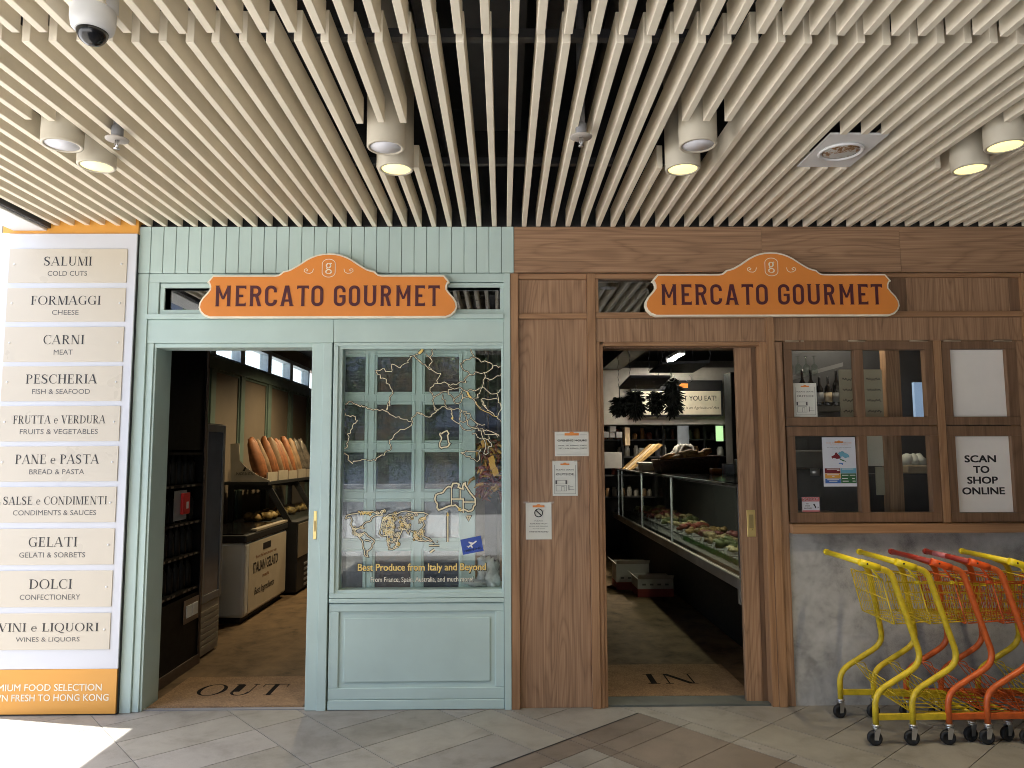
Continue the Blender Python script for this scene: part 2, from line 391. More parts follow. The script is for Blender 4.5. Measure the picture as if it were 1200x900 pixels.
# ------------------------------------------------------------------ lettering
FONT = None
TC = {}
def glyphs(s, bold=0.0, shear=0.0):
    key = (s, bold, shear)
    if key not in TC:
        cu = bpy.data.curves.new('t', 'FONT'); cu.body = s; cu.size = 1; cu.offset = bold; cu.shear = shear; cu.resolution_u = 3
        if FONT: cu.font = FONT
        ob = bpy.data.objects.new('t', cu); COL.objects.link(ob)
        dg = bpy.context.evaluated_depsgraph_get()
        me = bpy.data.meshes.new_from_object(ob.evaluated_get(dg))
        TC[key] = ([(v.co.x, v.co.y) for v in me.vertices], [list(p.vertices) for p in me.polygons])
        COL.objects.unlink(ob); bpy.data.objects.remove(ob); bpy.data.curves.remove(cu); bpy.data.meshes.remove(me)
    return TC[key]
def put(mb, vs, fs, fn): mb.add([fn(*p) for p in vs], fs)
def text(mb, s, x0, x1, z0, z1, y, bold=0.0, shear=0.0, fn=None):   # fit inside a rectangle of the plane
    vs, fs = glyphs(s, 0.0, shear)
    if not vs: return
    if bold:
        capk = (z1-z0)*bold*.8
        for i, (ox, oz) in enumerate(((-1, -1), (1, -1), (-1, 1), (1, 1))):
            g = fn if fn else (lambda a, b, yy=y-.00012*i: (a, yy, b))
            text(mb, s, x0+ox*capk, x1+ox*capk, z0+oz*capk*.6, z1+oz*capk*.6, y, 0, shear, g)
        if fn is None: y -= .0006
    ax, bx = min(p[0] for p in vs), max(p[0] for p in vs); az, bz = min(p[1] for p in vs), max(p[1] for p in vs)
    pts = [(x0+(p[0]-ax)/(bx-ax)*(x1-x0), z0+(p[1]-az)/(bz-az)*(z1-z0)) for p in vs]
    put(mb, pts, fs, fn or (lambda a, b: (a, y, b)))
# serif capitals drawn from stems, hairlines and rings
def ell(cx, cz, rx, rz, tv, th, a0, a1, n=22):
    o = []; i_ = []
    for k in range(n+1):
        a = a0+(a1-a0)*k/n; c, s = math.cos(a), math.sin(a)
        o.append((cx+rx*c, cz+rz*s)); i_.append((cx+(rx-tv)*c, cz+(rz-th)*s))
    return [[o[k], o[k+1], i_[k+1], i_[k]] for k in range(n)]
T_, H_, SE = .155, .046, .08
def rc(x0, x1, z0, z1): return [(x0, z0), (x1, z0), (x1, z1), (x0, z1)]
def stem(x, w=T_, z0=0., z1=1., s=SE, both=True):
    p = [rc(x, x+w, z0+H_, z1-H_), rc(x-s, x+w+s, z0, z0+H_)]
    if both: p.append(rc(x-s, x+w+s, z1-H_, z1))
    return p
def dg_(x0, z0, x1, z1, w): return [[(x0, z0), (x0+w, z0), (x1+w, z1), (x1, z1)]]
def sweep(pts, wf):
    n = len(pts); out = []; prev = None
    for i in range(n):
        a = Vector(pts[max(i-1, 0)]); b = Vector(pts[min(i+1, n-1)]); d = (b-a).normalized(); nr = Vector((-d.y, d.x))*wf(i/(n-1))/2
        q = Vector(pts[i]); cur = (tuple(q+nr), tuple(q-nr))
        if prev: out.append([prev[0], prev[1], cur[1], cur[0]])
        prev = cur
    return out
def serif(c):
    p = []; P2 = math.pi/2
    if c == 'A':
        p = dg_(.02, H_, .40, 1, .04)+dg_(.66, H_, .36, 1, .15)+[rc(.15, .72, .30, .30+H_), rc(-.05, .15, 0, H_), rc(.58, .92, 0, H_)]; return p, .90
    if c == 'B': p = stem(.1)+ell(.3, .75, .34, .25, .13, H_, -P2, P2)+ell(.3, .26, .40, .26, .13, H_, -P2, P2); return p, .74
    if c in 'CG':
        p = ell(.46, .5, .46, .51, .135, .04, R(52), R(308))+[rc(.72, .76, .68, .98)]
        if c == 'C': p += [rc(.735, .765, .10, .26)]; return p, .82
        p += [rc(.64, .64+T_, .03, .40), rc(.54, .87, .40, .40+H_)]; return p, .90
    if c == 'D': p = stem(.1)+ell(.26, .5, .60, .5, .135, H_, -P2, P2); return p, .90
    if c in 'EF':
        p = stem(.1)+[rc(.2, .62, 1-H_, 1), rc(.585, .62, .74, 1), rc(.2, .5, .5, .5+H_), rc(.465, .5, .38, .66)]
        if c == 'E': p += [rc(.2, .68, 0, H_), rc(.645, .68, 0, .27)]
        return p, .74 if c == 'E' else .68
    if c == 'H': return stem(.1)+stem(.66)+[rc(.2, .7, .5, .5+H_)], .92
    if c == 'I': return stem(.1), .36
    if c == 'L': return stem(.1)+[rc(.2, .66, 0, H_), rc(.625, .66, 0, .28)], .71
    if c == 'M': return stem(.1, .04, s=.07)+dg_(.42, .0, .08, 1, .15)+dg_(.48, 0, .80, 1, .04)+stem(.84), 1.08
    if c == 'N': return stem(.1, .04)+dg_(.62, 0, .06, 1, .16)+stem(.74, .04), .92
    if c in 'OQ':
        p = ell(.47, .5, .47, .51, .135, .036, 0, 2*math.pi, 30)
        if c == 'Q': p += sweep([(.42, .02), (.55, -.06), (.72, -.16), (.92, -.17)], lambda t: .09)
        return p, .97
    if c in 'PR':
        p = stem(.1)+ell(.30, .74, .38, .26, .13, H_, -P2, P2)+[rc(.2, .32, .48, .48+H_), rc(.2, .32, 1-H_, 1)]
        if c == 'R': p += dg_(.62, 0, .30, .50, .15)+[rc(.62, .86, 0, H_)]; return p, .86
        return p, .74
    if c == 'S':
        pts = [(.55, .80), (.50, .92), (.33, .975), (.15, .92), (.075, .76), (.15, .62), (.33, .52), (.50, .40), (.56, .25), (.48, .08), (.30, .025), (.12, .08), (.05, .24)]
        return sweep(pts, lambda t: .04+.13*math.sin(math.pi*t)**1.6)+[rc(.54, .575, .72, .98), rc(.03, .065, .02, .30)], .70
    if c == 'T': return stem(.37, both=False)+[rc(.02, .86, 1-H_, 1), rc(.02, .055, .74, 1), rc(.825, .86, .74, 1), rc(.37, .505, .9, 1-H_)], .90
    if c == 'U':
        p = [rc(.1, .1+T_, .32, 1-H_), rc(.03, .31, 1-H_, 1), rc(.70, .74, .32, 1-H_), rc(.62, .82, 1-H_, 1)]+ell(.42, .32, .32, .33, .10, .05, math.pi, 2*math.pi); return p, .88
    if c == 'V': return dg_(.38, 0, .06, 1-H_, .16)+dg_(.40, 0, .74, 1-H_, .04)+[rc(-.02, .30, 1-H_, 1), rc(.64, .88, 1-H_, 1)], .88
    if c == 'e': return ell(.28, .32, .27, .33, .10, .035, R(0), R(318))+[rc(.06, .5, .33, .33+H_)], .58
    return [], .34
def serif_text(mb, s, x0, x1, z0, z1, y):
    pen = 0; polys = []
    for ch in s:
        ps, w = serif(ch)
        polys += [[(a+pen, b) for a, b in q] for q in ps]; pen += w+.07
    xs = [a for q in polys for a, b in q]; ax, bx = min(xs), max(xs)
    for k, q in enumerate(polys):
        mb.poly([(x0+(a-ax)/(bx-ax)*(x1-x0), z0+b*(z1-z0)) for a, b in q], y-.00009*(k % 9))
# heavy condensed sign capitals, given a box
def rrect(w, h, t, n=7, r=None):
    r = r or (w-t)*.46; x0, x1, z0, z1 = t/2, w-t/2, t/2, h-t/2; pts = []
    for cx, cz, a in ((x1-r, z1-r, 0), (x0+r, z1-r, 90), (x0+r, z0+r, 180), (x1-r, z0+r, 270)):
        pts += [(cx+r*math.cos(R(a+90*k/n)), cz+r*math.sin(R(a+90*k/n))) for k in range(n+1)]
    return pts
def heavy(c, w, h):
    t = h*.142; s = t*.2; sh = t*.28; q = []
    def st(x, z0=0., z1=None, bot=True, top=True):
        z1 = h if z1 is None else z1; o = [rc(x, x+t, z0, z1)]
        if bot: o.append([(x-s, z0), (x+t+s, z0), (x+t, z0+sh), (x, z0+sh)])
        if top: o.append([(x, z1-sh), (x+t, z1-sh), (x+t+s, z1), (x-s, z1)])
        return o
    def bd(pts): return sweep(pts, lambda u: t)
    if c == 'M': q = st(s)+st(w-t-s)+[[(s, h), (s+t*.9, h), (w/2+t*.35, h*.34), (w/2-t*.35, h*.34)], [(w-s-t*.9, h), (w-s, h), (w/2+t*.35, h*.34), (w/2-t*.35, h*.34)]]
    if c == 'E':
        q = st(s)+[rc(s, w, h-t*.9, h), rc(s, w, 0, t*.9), rc(s, w*.74, h/2-t*.42, h/2+t*.42)]
        q += [[(w-t*.5, h-t*.9), (w, h-t*1.25), (w, h-t*.5)], [(w-t*.5, t*.9), (w, t*1.25), (w, t*.5)]]
    if c == 'T': q = st((w-t)/2, top=False)+[rc(0, w, h-t*.9, h), [(0, h-t*1.3), (t*.5, h-t*.9), (0, h-t*.5)], [(w, h-t*1.3), (w-t*.5, h-t*.9), (w, h-t*.5)]]
    if c == 'A': q = [[(0, 0), (t*1.05, 0), (w/2+t*.35, h), (w/2-t*.65, h)], [(w-t*1.05, 0), (w, 0), (w/2+t*.65, h), (w/2-t*.35, h)], rc(w*.26, w*.74, h*.22, h*.22+t*.75), rc(-s, t*1.2, 0, sh), rc(w-t*1.2, w+s, 0, sh)]
    if c == 'R':
        zm = h*.46; b = [(s, h-t/2), (w*.55, h-t/2)]+[(w*.55+(w*.45-t/2)*math.sin(R(a)), (h+zm)/2+(h-zm-t)/2*math.cos(R(a))) for a in range(15, 180, 15)]+[(w*.55, zm+t/2), (s, zm+t/2)]
        q = st(s)+bd(b)+[[(w-t*1.05, 0), (w+s*.3, 0), (w*.72, zm+t*.4), (w*.72-t, zm+t*.4)]]
    if c == 'O': p = rrect(w, h, t); q = bd(p+[p[0], p[1]])
    if c in 'CG':
        p = rrect(w, h, t); top = [(w-t/2, h*.66)]; a = top+p[:16]+p[16:]
        a = [(w-t/2, h*.67)]+p[:32]; a += [(w-t/2, h*.31 if c == 'C' else h*.46)]
        q = bd(a)
        if c == 'G': q += [rc(w*.48, w, h*.46-t*.3, h*.46+t*.5)]
    if c == 'U':
        p = rrect(w, h*1.3, t); lo = [x for x in p[16:32]]
        q = bd([(t/2, h)]+lo+[(w-t/2, h)])+[rc(-s, t+s, h-sh, h), rc(w-t-s, w+s, h-sh, h)]
    return q

# ================================================================== SETTING
ZC = 3.11                                     # underside of the slats
XL, XR = -3.29, 7.5                           # ends of the covered walk
YF = -6.2                                     # its open front edge
mb = MB(); mb.box(-70, 70, -70, 70, -.3, -.004); struct('ground', mb, M['stone_grout'])
# pavement: stone tiles laid on the diagonal, with a brown border band
def pavement():
    ca, sa = math.cos(R(41)), math.sin(R(41)); g = .0024
    V = []; Fc = []; tone = []; rn = random.Random(5)
    def brown(u, v): return (-.075 < u < .565 and v < -.60) or (-.815 < v < -.62 and u < .565)
    us = [-1.975]; k = 0
    while us[-1] < 7: us.append(us[-1]+(.66 if k % 2 == 0 else .33)); k += 1
    while us[0] > -7: us.insert(0, us[0]-(.33 if k % 2 == 0 else .66)); k += 1
    us = sorted(us+[-.07, .56])
    us = [a for i, a in enumerate(us) if i == 0 or a-us[i-1] > .05]
    def clip(p):                               # keep y <= -0.002
        o = []
        for i in range(len(p)):
            a, b = p[i], p[(i+1) % len(p)]
            ia, ib = a[1] <= -.002, b[1] <= -.002
            if ia: o.append(a)
            if ia != ib:
                t = (-.002-a[1])/(b[1]-a[1]); o.append((a[0]+(b[0]-a[0])*t, -.002))
        return o
    for i in range(len(us)-1):
        u0, u1 = us[i], us[i+1]; vb = [-.631, -.80]
        v = -7.0 + rn.choice((0, .33)); vs_ = [v]
        while vs_[-1] < 6.2: vs_.append(vs_[-1]+(.33 if (u1-u0) > .5 and rn.random() < .6 else .66 if rn.random() < .5 else .33))
        o0 = .0455 - min(vs_, key=lambda t: abs(t-.0455)); vs_ = [t+o0 for t in vs_]
        vs_ = [t for t in vs_ if min(abs(t-b) for b in vb) > .06]+(vb if u0 < .5 else [])
        vs_.sort()
        for j in range(len(vs_)-1):
            v0, v1 = vs_[j], vs_[j+1]
            pts = [(u*ca-w*sa, u*sa+w*ca) for u, w in ((u0+g, v0+g), (u1-g, v0+g), (u1-g, v1-g), (u0+g, v1-g))]
            if not (-7 < pts[0][0] < 8 and -7.0 < pts[0][1] < 1.2): continue
            pts = clip(pts)
            if len(pts) < 3: continue
            q = rn.uniform(.86, 1.10); br = brown((u0+u1)/2, (v0+v1)/2)
            c = (.165*q, .135*q, .108*q) if br else (.255*q, .243*q, .220*q*rn.uniform(.95, 1.02))
            b = len(V); n = len(pts)
            V += [(x, y, 0) for x, y in pts]+[(x, y, -.0035) for x, y in pts]
            Fc.append(list(range(b, b+n))); tone.append(c)
            for k2 in range(n): Fc.append([b+k2, b+n+k2, b+n+(k2+1) % n, b+(k2+1) % n]); tone.append(c)
    me = bpy.data.meshes.new('pavement'); me.from_pydata(V, [], Fc); me.materials.append(M['tile'])
    at = me.color_attributes.new('tone', 'FLOAT_COLOR', 'CORNER')
    k = 0
    for p, c in zip(me.polygons, tone):
        for _ in p.loop_indices: at.data[k].color = (*c, 1); k += 1
    o = bpy.data.objects.new('pavement', me); COL.objects.link(o); o['kind'] = 'structure'
pavement()
mb = MB(); ca, sa = math.cos(R(41)), math.sin(R(41)); mb.add([(u*ca-v*sa, u*sa+v*ca, .0008) for u, v in ((-4, -.637), (.55, -.637), (.55, -.625), (-4, -.625))], [(0, 1, 2, 3)]); struct('expansion_joint', mb, M['black'])
mb = MB(); mb.box(-70, 70, -70, -7.0, -.0038, .0); struct('plaza', mb, concrete('plaza_paving', (.46, .46, .45), .7, .18, .7, .2))
mb = MB(); mb.box(-70, -6.9, -7.0, 60, -.0038, .0); struct('side_plaza', mb, concrete('side_paving', (.47, .465, .45), .7, .18, .7, .2))
# shop interior shell
mb = MB(); mb.box(-3.3, 5.5, .003, 8.3, -.1, .001); struct('shop_floor', mb, M['shopfloor'])
mb = MB()
mb.box(-3.42, -3.3, .12, 8.3, 0, 2.70); mb.box(-3.42, -3.3, .12, 8.3, 3.04, 3.4); mb.box(-3.42, -3.3, .12, 3.0, 2.70, 3.04)
struct('wall_left', mb, M['tan'])
mb = MB(); mb.box(-3.42, 5.6, 8.3, 8.4, 0, 3.4); struct('wall_back', mb, plain('back_wall', (.20, .19, .17), .7))
mb = MB(); mb.box(5.5, 5.6, .2, 8.3, 0, 3.4); struct('wall_right', mb, M['dark'])
mb = MB(); mb.box(-.15, -.05, 1.3, 8.3, 0, 3.25); struct('wall_middle', mb, M['dark'])
mb = MB(); mb.box(-3.3, 5.5, .12, 8.3, 3.25, 3.4); struct('shop_ceiling', mb, M['black'])
# roof of the covered walk: black void above the slats
mb = MB(); mb.box(XL, XR, YF, 9, 3.95, 4.1); mb.box(.3, XR, -13, YF, 3.1, 4.1); struct('roof', mb, M['black'])  # deeper right-hand front part is unseen, added to dim the right side
mb = MB(); mb.box(4.5, 4.7, -13, -.05, 0, 3.1); struct('added_shade_wall', mb, plain('shade_wall_brown', (.10, .075, .055), .6))  # unseen wall added to cut the light on the right side
mb = MB(); mb.box(XL, XR, .02, .12, 3.128, 3.95); struct('wall_above_shopfront', mb, M['black'])
mb = MB(); mb.box(XL, XL+.03, YF, .02, 3.27, 3.95); mb.box(XL, XR, YF, YF+.03, 3.1, 3.95); mb.box(XR-.03, XR, YF, .02, 3.27, 3.95)
struct('roof_edge', mb, M['white'])
mb = MB(); mb.box(-3.22, -3.0, YF+.04, -.03, 3.075, 3.5)
mb.mi = 1; mb.box(-2.9995, -2.975, YF+.04, -.03, 3.09, 3.4)  # dark strip put in for the shadow gap between beam and slats
b = tag(obj('edge_beam', mb, [M['white'], M['dark']], loc=(0, 0, 0), bevel=.004), 'white painted beam along the left edge of the slatted ceiling', 'beam')

# ------------------------------------------------------------------ slatted ceiling
def ceilings():
    PITCH_X, X0, SW, SH = .0992, .043, .0305, .122
    cuts = [(-2.06, .11, -1.60, -1.09), (-.548, .11, -1.58, -1.06), (.925, .11, -1.60, -1.06), (2.40, .11, -1.60, -1.06), (1.715, .125, -1.46, -1.04)]
    t1 = thing('slatted_ceiling', 'ceiling of cream painted slats with downlights between them, nearest the shopfront', 'ceiling', (0, -1.1, ZC))
    t2 = thing('slatted_ceiling', 'outer row of cream ceiling slats, beyond a narrow gap and holding the dome camera', 'ceiling', (0, -4, ZC))
    rn = random.Random(3)
    def slat(x, y0, y1, root):
        mb = MB(); dz = rn.uniform(-.003, .003); dx = rn.uniform(-.003, .003)
        mb.box(x-SW/2+dx, x+SW/2+dx, y0, y1, ZC+dz, ZC+SH)
        part('slat', mb, M['slat'], root, bevel=.0015, seg=1)
    far1 = MB()
    for k in range(-30, 52):
        x = X0+PITCH_X*k
        segs = [(-2.248+rn.uniform(-.006, .006), -.035)]
        for cx, hw, c0, c1 in cuts:
            if abs(x-cx) < hw+SW/2-.012:
                a, b = segs.pop(); segs += [(a, c0+rn.uniform(-.005, .005)), (c1, b)]
        if k > 36:
            for a, b in segs: far1.box(x-SW/2, x+SW/2, a, b, ZC, ZC+SH)
        else:
            for a, b in segs: slat(x, a, b, t1)
    o = part('slat_row', far1, M['slat'], t1); o['kind'] = 'stuff'
    far2 = MB()
    for k in range(-30, 70):
        x = X0+PITCH_X*k
        if -24 <= k <= 24: slat(x, YF+.05, -2.300+rn.uniform(-.005, .005), t2)
        else: far2.box(x-SW/2, x+SW/2, YF+.05, -2.30, ZC, ZC+SH)
    o = part('slat_row', far2, M['slat'], t2); o['kind'] = 'stuff'
    for root, ys in ((t1, (-2.05, -.78)), (t2, (-2.62, -4.2, -6.0))):
        for y in ys:
            mb = MB(); mb.box(-2.95, 6.9, y-.02, y+.02, ZC+SH+.003, ZC+SH+.04); part('carrier_bar', mb, M['dark'], root)
    for x in (-.35, .55, .25):
        mb = MB(); mb.tube([(x, -6.5, 3.62+.1*x), (x, -.1, 3.62+.1*x)], .05, 10); part('service_pipe', mb, M['dark'], t1)
    mb = MB(); mb.box(-.2, .12, -6, -.2, 3.7, 3.9); part('cable_tray', mb, M['dark'], t1)
ceilings()
mb = MB(); mb.box(XL+.25, XR, -.03, .015, 3.112, 3.125)  # black strip stands in for the dark gap behind the slat ends
tag(obj('shadow_gap_strip', mb, M['black'], loc=(0, 0, 3.11)), 'thin black strip painted in for the shadow gap where the slatted ceiling meets the shopfront', 'trim')

# ================================================================== MINT SHOPFRONT
mint = thing('mint_shopfront', 'pale mint painted wooden shopfront with a boarded fascia and an open doorway', 'shopfront', (-1.18, 0, 0))
XA, XB = -2.406, .050
mb = MB(); mb.mi = 0
n = 30; pw = (.076-XA)/n
for i in range(n): mb.box(XA+i*pw+.0018, XA+(i+1)*pw-.0018, -.045, .02, 2.795, 3.107)
mb.mi = 1; mb.box(XA, .0745, -.036, .03, 2.797, 3.105)
part('fascia', mb, [M['mint'], M['mint_dark']], mint, bevel=.002, seg=1)
mb = MB(); mb.box(XA, -2.33, -.04, .1, 0, 2.793); part('post', mb, M['mint'], mint, bevel=.003)
mb = MB(); mb.box(.006, XB, -.04, .1, 0, 2.793); part('post', mb, M['mint'], mint, bevel=.003)
mb = MB(); mb.box(-2.33, .006, -.035, .1, 2.735, 2.793); mb.box(-2.33, -2.262, -.035, .1, 2.521, 2.735); part('header_rail', mb, M['mint'], mint, bevel=.003)
mb = MB(); mb.box(-2.335, .008, -.055, .1, 2.488, 2.521); part('transom_sill', mb, M['mint'], mint, bevel=.004)
def transom(x0, x1, z0, z1, frame, root, gl, wd=.03, step=.012):
    fr = MB()
    for k, (o, yy) in enumerate(((0, -.026), (step, -.012))):
        w = wd if k else step+.002
        a0, a1, b0, b1 = x0-wd+o*1.0, x1+wd-o, z0-wd+o, z1+wd-o
        fr.box(a0, a1, yy, .06, b1-(wd-o), b1); fr.box(a0, a1, yy, .06, b0, b0+(wd-o))
        fr.box(a0, a0+(wd-o), yy+.0005, .059, b0+(wd-o), b1-(wd-o)); fr.box(a1-(wd-o), a1, yy+.0005, .059, b0+(wd-o), b1-(wd-o))
    f = part('transom_window', fr, frame, root, bevel=.002, seg=1)
    p = MB(); p.box(x0-.003, x1+.003, .025, .03, z0-.003, z1+.003); part('pane', p, gl, f)
    return f
transom(-2.228, -1.13, 2.553, 2.70, M['mint'], mint, M['glass_dim'])
transom(-1.05, -.018, 2.553, 2.70, M['mint'], mint, M['glass_dim'])
mb = MB(); mb.box(-1.098, -1.082, -.03, .1, 2.521, 2.735); part('mullion', mb, M['mint'], mint)
# door surround
mb = MB(); mb.box(-2.33, -1.112, -.03, .1, 2.332, 2.487); part('door_head', mb, M['mint'], mint, bevel=.003)
mb = MB()
mb.box(-2.329, -2.286, -.026, .1, 0, 2.331); mb.box(-2.286, -2.272, -.014, .21, 0, 2.318)
mb.box(-2.286, -1.252, -.016, .14, 2.303, 2.331); mb.box(-1.252, -1.178, -.02, .09, .0, 2.331)
f = part('door_frame', mb, M['mint'], mint, bevel=.003)
mb = MB(); mb.box(-1.177, -1.118, -.031, .09, 0, 2.331); part('door_stile', mb, M['mint'], mint, bevel=.003)
x, z = W(368.2, 615, -.02)
mb = MB(); z0, z1 = zz(632, -.02, 368), zz(599, -.02, 368)
mb.box(x-.004, x+.016, -.0235, -.02, z0, z1)
h = part('flush_handle', mb, M['brass'], mint, bevel=.001, seg=1)
mb = MB(); mb.box(x+.001, x+.011, -.0245, -.0236, z0+.05, z1-.06); part('finger_recess', mb, plain('darker_brass', (.35, .25, .1), .4, .6), h)  # darker brass inset on the handle plate
# display window
WX0, WX1, WZ0, WZ1 = -1.056, -.006, .735, 2.298
mb = MB()
mb.box(-1.110, .005, -.03, .1, 2.334, 2.487)
part('window_head', mb, M['mint'], mint, bevel=.003)
mb = MB()
for (o, y) in ((.0, -.03), (.018, -.016)):
    a0, a1, b0, b1 = -1.108+o*1.4, .005-o*.2, .690+o, 2.332-o
    mb.box(a0, a1, y, .08, b1-.022, b1); mb.box(a0, a1, y, .08, b0, b0+.03)
    mb.box(a0, a0+.03, y+.0004, .079, b0+.03, b1-.022); mb.box(a1-.011, a1, y+.0004, .079, b0+.03, b1-.022)
win = part('display_window', mb, M['mint'], mint, bevel=.002, seg=1)
mb = MB(); mb.box(WX0-.002, WX1+.002, .016, .022, WZ0-.012, WZ1+.01); part('pane', mb, M['glass'], win)
# lower panel with a raised field
mb = MB()
mb.box(-1.110, .005, -.012, .1, 0, .688)
mb.box(-1.110, .005, -.034, -.0125, .660, .687)
mb.box(-1.108, .004, -.027, -.0125, .002, .062)
for a0, a1, b0, b1 in ((-1.108, .004, .604, .655), (-1.108, .004, .064, .135), (-1.108, -1.045, .1355, .6035), (-.052, .004, .1355, .6035)):
    mb.box(a0, a1, -.024, -.0125, b0, b1)
mb.box(-1.012, -.085, -.021, -.0125, .17, .565)
part('base_panel', mb, M['mint'], mint, bevel=.006)
# vinyl outlines on the display glass
def vinyl():
    PY = .0135
    ln = MB(); bk = MB(); gd = MB(); rn = random.Random(9); cnt = [0]
    def z1(p, o): return (o[0]+p[0]/o[2], o[1]+p[1]/o[2])
    def wob(pts, amp, step=.014):
        out = []
        for i in range(len(pts)-1):
            a, b = Vector(pts[i]), Vector(pts[i+1]); n = max(1, int((b-a).length/step))
            for k in range(n):
                p = a.lerp(b, k/n)
                if k or (i and False): p += Vector((rn.uniform(-amp, amp), rn.uniform(-amp, amp)))
                out.append((p.x, p.y))
        out.append(tuple(pts[-1])); return out
    def line(pts, o, w=.0036, amp=.010, mbx=None, close=False):
        q = [W(*z1(p, o), PY) for p in pts]
        q = [(min(max(a, WX0+.004), WX1-.004), min(max(b, WZ0+.01), WZ1-.004)) for a, b in q]
        if close: q.append(q[0])
        q = wob(q, amp) if amp else q
        cnt[0] += 1; d = .00001*(cnt[0] % 40)
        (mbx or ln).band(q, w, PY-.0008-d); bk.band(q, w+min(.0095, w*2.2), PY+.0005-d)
    A = (395, 400, 11.25); B = (490, 400, 11.25); C = (395, 470, 11.25); D = (490, 470, 11.25); E_ = (395, 560, 9.375); G = (490, 555, 11.25)
    line([(105,830),(200,800),(260,835),(385,865),(400,885)], A); line([(400,100),(520,105),(560,125),(640,135),(700,180),(770,215),(820,205),(880,240),(980,265)], C)
    line([(640,135),(660,90),(695,0)], C); line([(665,900),(690,800),(725,700),(720,630),(670,560),(650,500),(540,440),(510,380)], A)
    line([(510,380),(600,360),(640,400),(720,400),(725,300),(760,310),(830,350),(870,310),(940,280),(965,200),(1010,190),(1070,240),(1125,300)], A)
    line([(0,250),(60,300),(120,340),(170,370),(220,405),(300,420),(270,480),(255,555),(200,590),(155,660),(210,740)], B)
    line([(1010,190),(1060,170),(1110,140)], A, amp=.01); line([(10,160),(45,130),(60,100)], B, mbx=gd, w=.016)
    line([(235,95),(180,120),(190,170),(155,215),(185,270),(150,310),(140,340),(175,360)], B, amp=.008); line([(100,170),(155,210)], B)
    line([(255,555),(330,540),(390,560),(430,580),(460,560),(500,575),(540,545),(630,545),(610,500),(680,435),(620,390),(570,330),(560,290),(640,240),(700,210),(740,205)], B, amp=.008)
    line([(690,95),(705,150),(740,205),(800,235),(835,275),(880,255),(940,280),(985,325),(1030,315),(1060,345),(1100,320)], B, amp=.008)
    line([(985,325),(940,385),(870,410),(800,415),(755,400),(710,445),(680,435)], B); line([(870,410),(880,480),(850,600),(810,690),(790,745),(740,750)], B)
    line([(880,480),(940,510),(990,495),(1040,455),(1100,420)], B); line([(850,600),(920,660),(980,695),(1030,690),(1100,635)], B)
    line([(850,610),(790,635),(740,655),(600,645),(560,610),(480,630),(410,600),(390,560)], B, amp=.01)
    line([(210,740),(200,800),(210,860),(240,890)], B); line([(210,740),(290,690),(400,670),(450,640)], B, amp=.012)
    line([(330,700),(320,760),(350,830),(380,870)], B, amp=.012); line([(400,670),(460,740),(470,790),(560,810),(580,760),(560,690),(580,650)], B, amp=.012)
    line([(570,770),(640,730),(690,740),(740,770),(790,850),(830,880)], B, amp=.008); line([(650,670),(670,720),(700,745)], B, mbx=gd, w=.012); line([(470,780),(500,740),(560,690)], B)
    line([(1040,690),(1060,760),(1090,820),(1095,900)], B); line([(830,770),(890,760),(980,760),(1060,765)], B); line([(830,770),(850,840),(900,890)], B)
    line([(830,0),(870,70),(940,130),(1040,205),(1110,280)], D); line([(770,10),(790,70),(850,120),(920,150),(1040,210)], D, mbx=gd); line([(1080,20),(1100,100),(1060,160),(1050,205)], D)
    line([(0,150),(50,165),(110,205),(170,205),(230,150),(290,100),(350,75),(440,115),(460,210)], D); line([(210,90),(270,120)], D); line([(350,75),(420,90),(470,115),(540,105),(580,130)], D, amp=.008)
    line([(440,235),(500,280),(560,320),(620,380),(700,385),(790,350)], D); line([(440,235),(460,215)], D, mbx=gd, w=.012); line([(580,130),(560,200),(560,270),(600,280),(650,250)], D, amp=.01)
    line([(590,140),(680,160),(700,220),(650,260),(650,310),(700,350),(770,340),(790,300),(720,250),(690,220)], D, amp=.01); line([(600,150),(630,200),(640,250)], D, amp=.01)
    line([(790,300),(840,320),(880,310)], D); line([(790,355),(830,395),(920,440),(980,440),(1050,480)], D); line([(800,370),(900,380),(1000,420),(1070,465)], D)
    line([(710,435),(770,445),(830,500),(910,510),(930,455)], D); line([(830,395),(840,450),(860,500)], D, amp=.01); line([(860,500),(890,570),(890,620),(865,690),(890,705),(920,640),(970,595),(960,550),(920,510)], D)
    line([(560,680),(640,655),(740,665),(830,630),(800,690),(810,770),(780,800),(700,760),(620,715),(560,680)], D); line([(290,420),(310,430),(380,390),(405,430),(395,500),(400,590),(380,605),(330,610),(310,620),(285,600),(300,520),(285,440),(290,420)], D, w=.008)
    line([(105,155),(180,205),(240,205),(270,255),(215,300),(200,360),(180,420),(135,435),(150,500),(125,560),(140,590),(95,630)], C); line([(95,100),(105,120)], C)
    line([(90,680),(150,720),(165,790),(205,825),(260,790),(330,770),(440,790),(510,785),(560,730),(620,715),(650,660),(715,620),(690,560),(740,480),(810,400),(890,375),(980,320),(995,270),(975,220),(1050,150),(1120,175)], C)
    # the southern continent, bolder
    b = [(220,335),(235,280),(330,245),(400,170),(440,175),(460,130),(540,140),(530,180),(590,205),(600,130),(620,120),(640,180),(690,260),(750,330),(755,410),(700,490),(660,500),(600,470),(560,490),(540,465),(490,415),(400,430),(330,460),(270,480),(250,450),(255,400)]
    line(b, G, w=.010, amp=.004, close=True); line([(440,175),(440,410)], G, amp=0, w=.006); line([(555,210),(555,330)], G, amp=0, w=.006); line([(440,335),(595,335),(595,520)], G, amp=0, w=.008)
    line([(600,375),(750,375)], G, amp=0, w=.008); line([(595,460),(650,500),(720,490)], G, amp=.004); line([(640,560),(690,560),(665,610)], G, close=True, amp=.002, w=.008); line([(530,470),(560,470)], G, mbx=gd, w=.02, amp=0)
